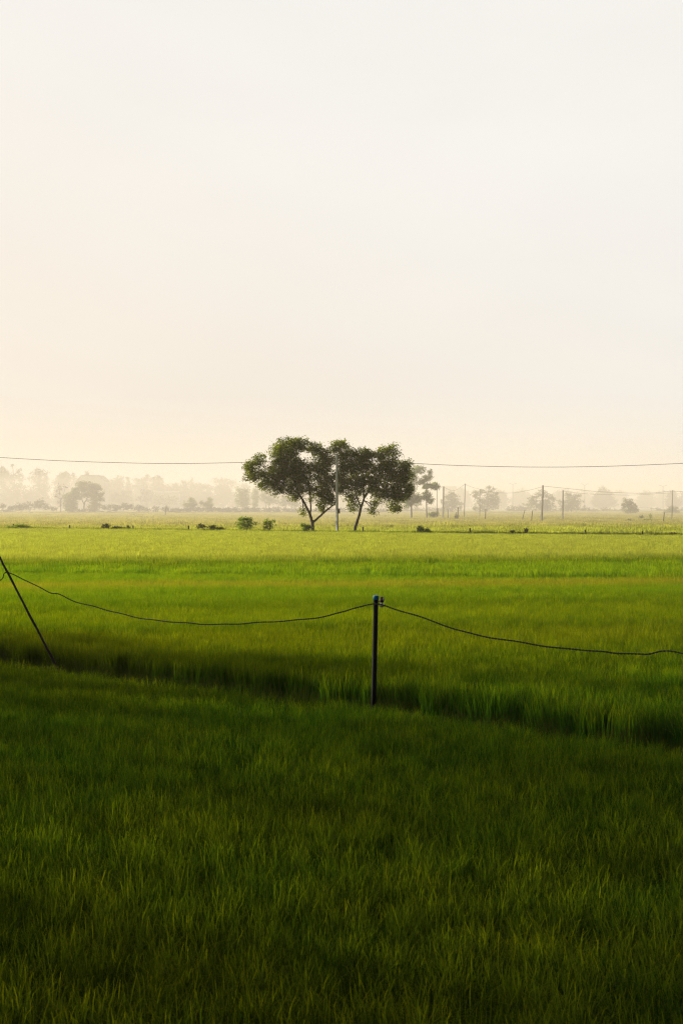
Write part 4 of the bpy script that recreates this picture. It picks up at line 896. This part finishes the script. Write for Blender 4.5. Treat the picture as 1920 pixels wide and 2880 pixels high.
# leaning stick
s_b = fp(150, 1858); s_t = fp(-62, 1446)
sx_ = s_t - s_b; sx_ /= np.linalg.norm(sx_); g = s_b - sx_ * (s_b[2] + 0.1) / sx_[2]
rng = np.random.default_rng(8)
pts = [g + (s_t - g) * t + rng.normal(0, .004, 3) for t in np.linspace(0, 1, 15)]
mb = MB(); mb.tube(pts, [0.019 - 0.005 * t + (0.0025 if i % 3 == 0 else 0) for i, t in enumerate(np.linspace(0, 1, 15))], 10)
tag(mb.build('fence_stick', M['bamboo'], origin=tuple(g)), 'thin dark stick leaning left and holding up the wire', 'stick')
# posts beyond the frame that carry the wire on
P3 = np.array([5.25, 12.8])
w_r_end = np.array([P3[0], P3[1], 1.22])
root3 = empty('fence_post', (P3[0], P3[1], 0), 'black plastic pipe post where the wire ends past the right edge', 'post', 'posts of the near fence')
mb = MB(); mb.tube([(P3[0] + .03, P3[1] + .04, -.2), (P3[0] + .03, P3[1] + .04, 1.32)], 0.031, 16); mb.build('pipe', M['pvc_black'], root3)
mb = MB(); mb.lathe((P3[0] + .03, P3[1] + .04, 1.31), [(0.03, 0), (0.034, 0.002), (0.034, 0.046), (0.025, 0.055)], 16); mb.build('cap', M['pvc_blue'], root3)
lx = fp(-520, 1690)
line = [lx, fp(-250, 1692), fp(-120, 1668), fp(0, 1636), fp(21, 1612)]
line += [fp(*p) for p in ((40, 1614), (75, 1629), (113, 1649), (150, 1667.5), (172, 1671), (210, 1688), (270, 1705), (330, 1722), (400, 1737), (480, 1748), (560, 1754), (640, 1755), (700, 1753.5), (800, 1746), (880, 1739), (930, 1732), (975, 1720), (1002, 1710), (1045, 1699.5))]
line += [fp(1073, 1699)] + [fp(*p) for p in ((1088, 1702.5), (1120, 1713), (1170, 1729.5), (1230, 1750), (1290, 1770), (1350, 1785), (1420, 1798), (1500, 1812), (1580, 1822), (1640, 1827), (1700, 1830), (1745, 1838), (1820, 1840), (1920, 1837))]
line += [np.array([4.3, near_y(4.3), 0]) * np.array([1, 1, 0]) + np.array([0, 0, 0.98]), w_r_end]
cl = smooth_line(line, 22)
off = np.array([NEAR_L[1], -NEAR_L[0], 0]) * 0.045      # the wire passes on the camera's side of the post
cl = [p + off for p in cl]
rng = np.random.default_rng(3)
seglen = np.concatenate([[0], np.cumsum([np.linalg.norm(cl[i + 1] - cl[i]) for i in range(len(cl) - 1)])])
wire_root = empty('fence_wire', tuple(cl[0]), 'thick dark twisted wire sagging from the leaning stick past the post', 'wire')
for ph in (0.0, math.pi):
    P = []
    for p, s_ in zip(cl, seglen):
        q = s_ / 0.085 * 2 * math.pi + ph; u = np.array([NEAR_L[1], -NEAR_L[0], 0])
        wob = 0.004 * np.array([0, 0, math.sin(s_ * 9.1) + math.sin(s_ * 4.3 + 1)])
        P.append(p + (u * math.cos(q) + np.array([0, 0, 1]) * math.sin(q)) * 0.0055 + wob)
    mb = MB(); mb.tube(P, 0.0051, 6); mb.build('strand', M['cable'], wire_root)

# ------------------------------------------------------------------ air
hb = MB(); hb.box((0, 490, 19.5), (2600, 1120, 41))
m, N, L, out = new_mat('haze')
pv = N.new('ShaderNodeVolumePrincipled'); pv.inputs['Color'].default_value = (0.84, 0.74, 0.58, 1); pv.inputs['Density'].default_value = HAZE_DENSITY
pv.inputs['Anisotropy'].default_value = 0.1
L.new(pv.outputs[0], out.inputs['Volume'])
tag(hb.build('haze', m, smooth=False), 'pale morning haze hanging over the fields', 'haze', kind='stuff')
# ground mist lying over the fields beyond the trees
mbk = MB(); mbk.box((0, 598, 6.6), (2400, 896, 15.0))
m, N, L, out = new_mat('mist')
pv = N.new('ShaderNodeVolumePrincipled'); pv.inputs['Color'].default_value = (0.91, 0.83, 0.74, 1); pv.inputs['Density'].default_value = MIST_DENSITY
pv.inputs['Anisotropy'].default_value = 0.1
L.new(pv.outputs[0], out.inputs['Volume'])
tag(mbk.build('mist', m, smooth=False), 'low bank of ground mist lying over the far fields', 'mist', kind='stuff')
